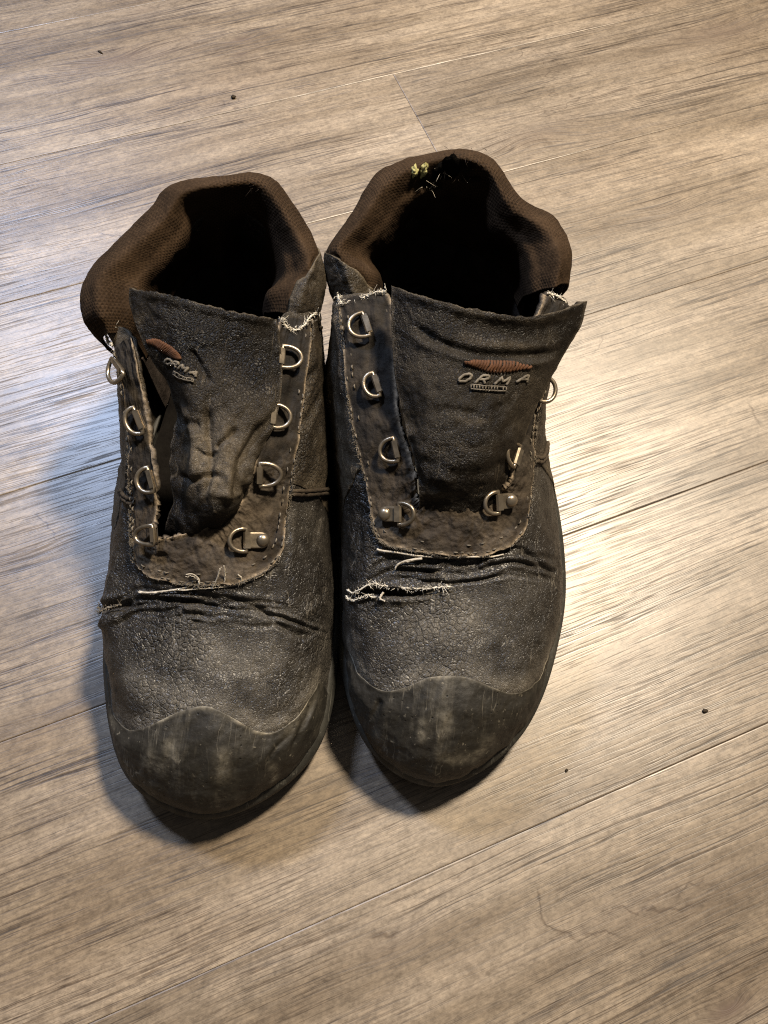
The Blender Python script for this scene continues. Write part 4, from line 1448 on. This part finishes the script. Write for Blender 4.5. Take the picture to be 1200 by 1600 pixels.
RD = dict(
    up=R_UP, col=R_COL, ton=R_TON, seed=4.3, seam_l=3.4, seam_r=14.6,
    crease=[(560, 905), (610, 882), (680, 885), (740, 885), (800, 872), (872, 890)], crease_spread=13,
    grooves=[([(545, 926), (570, 925), (600, 926), (640, 928), (690, 922)], 0.0040, 0.0014), ([(594, 926), (612, 927), (632, 926)], 0.0030, 0.0018), ([(812, 860), (840, 878), (872, 893)], 0.0014, 0.0012)],
    scuffs=[([(650, 985), (700, 975), (740, 955)], 0.35, 0.010), ([(640, 940), (690, 950), (720, 960)], 0.25, 0.010)],
    cap=[(546, 1015), (556, 1045), (575, 1065), (602, 1079), (630, 1075), (665, 1060), (700, 1056), (735, 1060), (770, 1074), (800, 1083), (828, 1074), (846, 1055), (858, 1028)],
    cap_grooves=[([(585, 1125), (592, 1105), (598, 1090)], 0.0014, 0.0016)],
    cap_scuffs=[([(658, 1115), (662, 1135), (658, 1160)], 0.55, 0.0022), ([(695, 1105), (697, 1125), (700, 1150)], 0.40, 0.003), ([(670, 1165), (710, 1180), (750, 1165), (757, 1140)], 0.45, 0.003), ([(590, 1125), (596, 1145), (605, 1160)], 0.3, 0.003)],
    col_grooves=[([(512, 398), (540, 410), (565, 430), (578, 452)], 0.0012, 0.0012), ([(690, 268), (715, 262), (740, 270)], 0.0020, 0.0040), ([(655, 285), (675, 290), (690, 300)], 0.0018, 0.003), ([(720, 282), (738, 281), (752, 280)], 0.0016, 0.002)],
    panel=[(511, 396), (530, 405), (556, 422), (574, 444), (582, 452)], panel_end=-1, ton_bumps=[(700, 740, 0.0020, 0.010), (760, 690, 0.0016, 0.012), (664, 690, 0.0018, 0.008)],
    ton_amp=0.0014,
    ton_grooves=[([(618, 453), (680, 474), (750, 491), (835, 499), (912, 474)], -0.0018, 0.0026), ([(640, 505), (690, 535), (750, 552), (820, 555), (880, 548)], 0.0024, 0.0022), ([(635, 520), (690, 550), (750, 566), (820, 568), (870, 562)], -0.0012, 0.002),
                 ([(650, 760), (648, 720), (640, 680)], 0.0020, 0.0025), ([(660, 715), (720, 740), (790, 720)], 0.0010, 0.003), ([(690, 500), (750, 514), (830, 520), (900, 500)], 0.0010, 0.004), ([(700, 640), (735, 645), (760, 655)], 0.0008, 0.002)],
    ton_scuffs=[([(700, 650), (735, 660), (770, 655)], 0.35, 0.0015), ([(640, 560), (648, 585), (655, 600)], 0.35, 0.003), ([(690, 690), (740, 700), (785, 690)], 0.30, 0.002), ([(640, 455), (700, 476), (760, 491), (830, 500), (895, 492)], 0.75, 0.0014), ([(700, 522), (750, 535), (800, 540), (850, 540)], 0.35, 0.002), ([(626, 640), (632, 660), (640, 690)], 0.35, 0.004), ([(650, 770), (690, 772), (730, 770)], 0.5, 0.003), ([(608, 520), (612, 535)], 0.5, 0.002)],
    logo=dict(swoosh=[([(727, 564), (750, 565), (775, 566), (800, 567), (828, 571)], [(728, 567), (745, 575), (768, 583), (795, 582), (822, 576)])],
              ux=(19.0, 1.0), uy=(2.5, -12.5), at=[(714, 596), (742, 599), (772, 601), (806, 597)], bar=((736, 601), (790, 605), (-0.5, 6.5))),
    rings=[ringd((565, 508), (566, 488), (578, 524), (543, 506), tilt=0.4), ringd((585, 600), (582, 582), (594, 618), (568, 602), tilt=0.4), ringd((613, 703), (614, 684), (622, 720), (594, 704), tilt=0.3),
           ringd((612, 800), (623, 786), (623, 820), (648, 802), True, 0.0080), ringd((790, 783), (778, 768), (780, 802), (756, 786), True, 0.0075),
           ringd((803, 714), (813, 697), (803, 730), (786, 720), tilt=0.2), dict(ringd((866, 602), (870, 585), (858, 622), (876, 612), tilt=0.8), ts=(13.74, 5.30))],
    piping=[[(828, 716), (845, 716), (860, 710)], [(828, 722), (845, 722), (861, 716)]],
    fray=[([(524, 464), (533, 474), (548, 473), (572, 465), (590, 459), (606, 456)], 'up', 0.0024, 1.2), ([(853, 458), (866, 464), (880, 474)], 'up', 0.0022, 1.0),
          ([(545, 920), (575, 915), (600, 915), (640, 919), (670, 919), (703, 916)], 'up', 0.0021, 0.9), ([(545, 931), (570, 932), (588, 933)], 'up', 0.0018, 0.7)],
    threads=[([(660, 872), (635, 876), (622, 882), (618, 888)], 0.0, 0.0, 0.0007), ([(590, 858), (610, 862), (650, 868), (700, 871), (745, 870), (785, 866)], 0.0, 0.0, 0.0006), ([(600, 925), (596, 934), (604, 938)], 0.001, 0.004, 0.0006)],
    tufts=[((648, 269), 22, 'foam', 'foam_tear', 0.0017), ((663, 267), 26, 'foam', 'foam_tear', 0.0019), ((705, 264), 0, 'insole', 'torn_hole', 0.0042), ((686, 270), 0, 'insole', 'torn_hole', 0.0026), ((672, 292), 14, 'thread', 'torn_backing', 0.0016), ((690, 270), 10, 'thread', 'torn_backing', 0.0012), ((725, 262), 40, 'lining', 'torn_knit', 0.006)],
)
boot_l = thing('work_boot', 'scuffed black work boot with a crumpled tongue leaning over and its near edge torn, standing left of its pair', 'boot', (-0.098, 0.15, 0.0), 'pair of worn work boots')
boot_l['label'] = 'worn black work boot with crumpled, folded tongue, its toe nearest the bottom of the photo'
boot_r = thing('work_boot', 'x', 'boot', (0.02, 0.18, 0.0), 'pair of worn work boots')
boot_r['label'] = 'worn black work boot with white frayed tear and yellow foam showing at its heel'
build_boot('left', boot_l, LD)
build_boot('right', boot_r, RD)


# ------------------------------------------------------------------ crumbs lying on the floor
def crumb(px, py, size, label, stretch=1.0, ang=0.0):
    p = at(px, py)
    V, F = [], []
    seg, rings = 7, 4
    r2 = np.random.default_rng(int(px * 7 + py))
    for i in range(rings + 1):
        q = math.pi * i / rings
        for j in range(seg):
            e = 2 * math.pi * j / seg
            k = size * r2.uniform(0.75, 1.15)
            v = np.array([math.sin(q) * math.cos(e) * k * stretch, math.sin(q) * math.sin(e) * k, math.cos(q) * k * 0.7])
            v[:2] = [v[0] * math.cos(ang) - v[1] * math.sin(ang), v[0] * math.sin(ang) + v[1] * math.cos(ang)]
            V.append(v)
    for i in range(rings):
        for j in range(seg):
            j2 = (j + 1) % seg
            F.append((i * seg + j, (i + 1) * seg + j, (i + 1) * seg + j2, i * seg + j2))
    o = mesh_obj('crumb', V, F, M['crumb'])
    o.location = (p[0], p[1], size * 0.62)
    o['label'] = label
    o['category'] = 'crumb'
    o['group'] = 'dark crumbs on the floor'


crumb(365, 153, 0.0017, 'roundest dark crumb on the plank straight above the crumpled-tongue boot', 1.2, 0.3)
crumb(157, 82, 0.0010, 'thin splinter-like dark crumb beside the brown knot at upper left', 2.6, -0.5)
crumb(1101, 1111, 0.0013, 'dark crumb farthest to the right, on the floor beside the toe', 1.5, 0.5)
crumb(885, 1204, 0.0008, 'smallest dark crumb, on the plank between the boot toe and the right crumb', 1.3, 0.9)
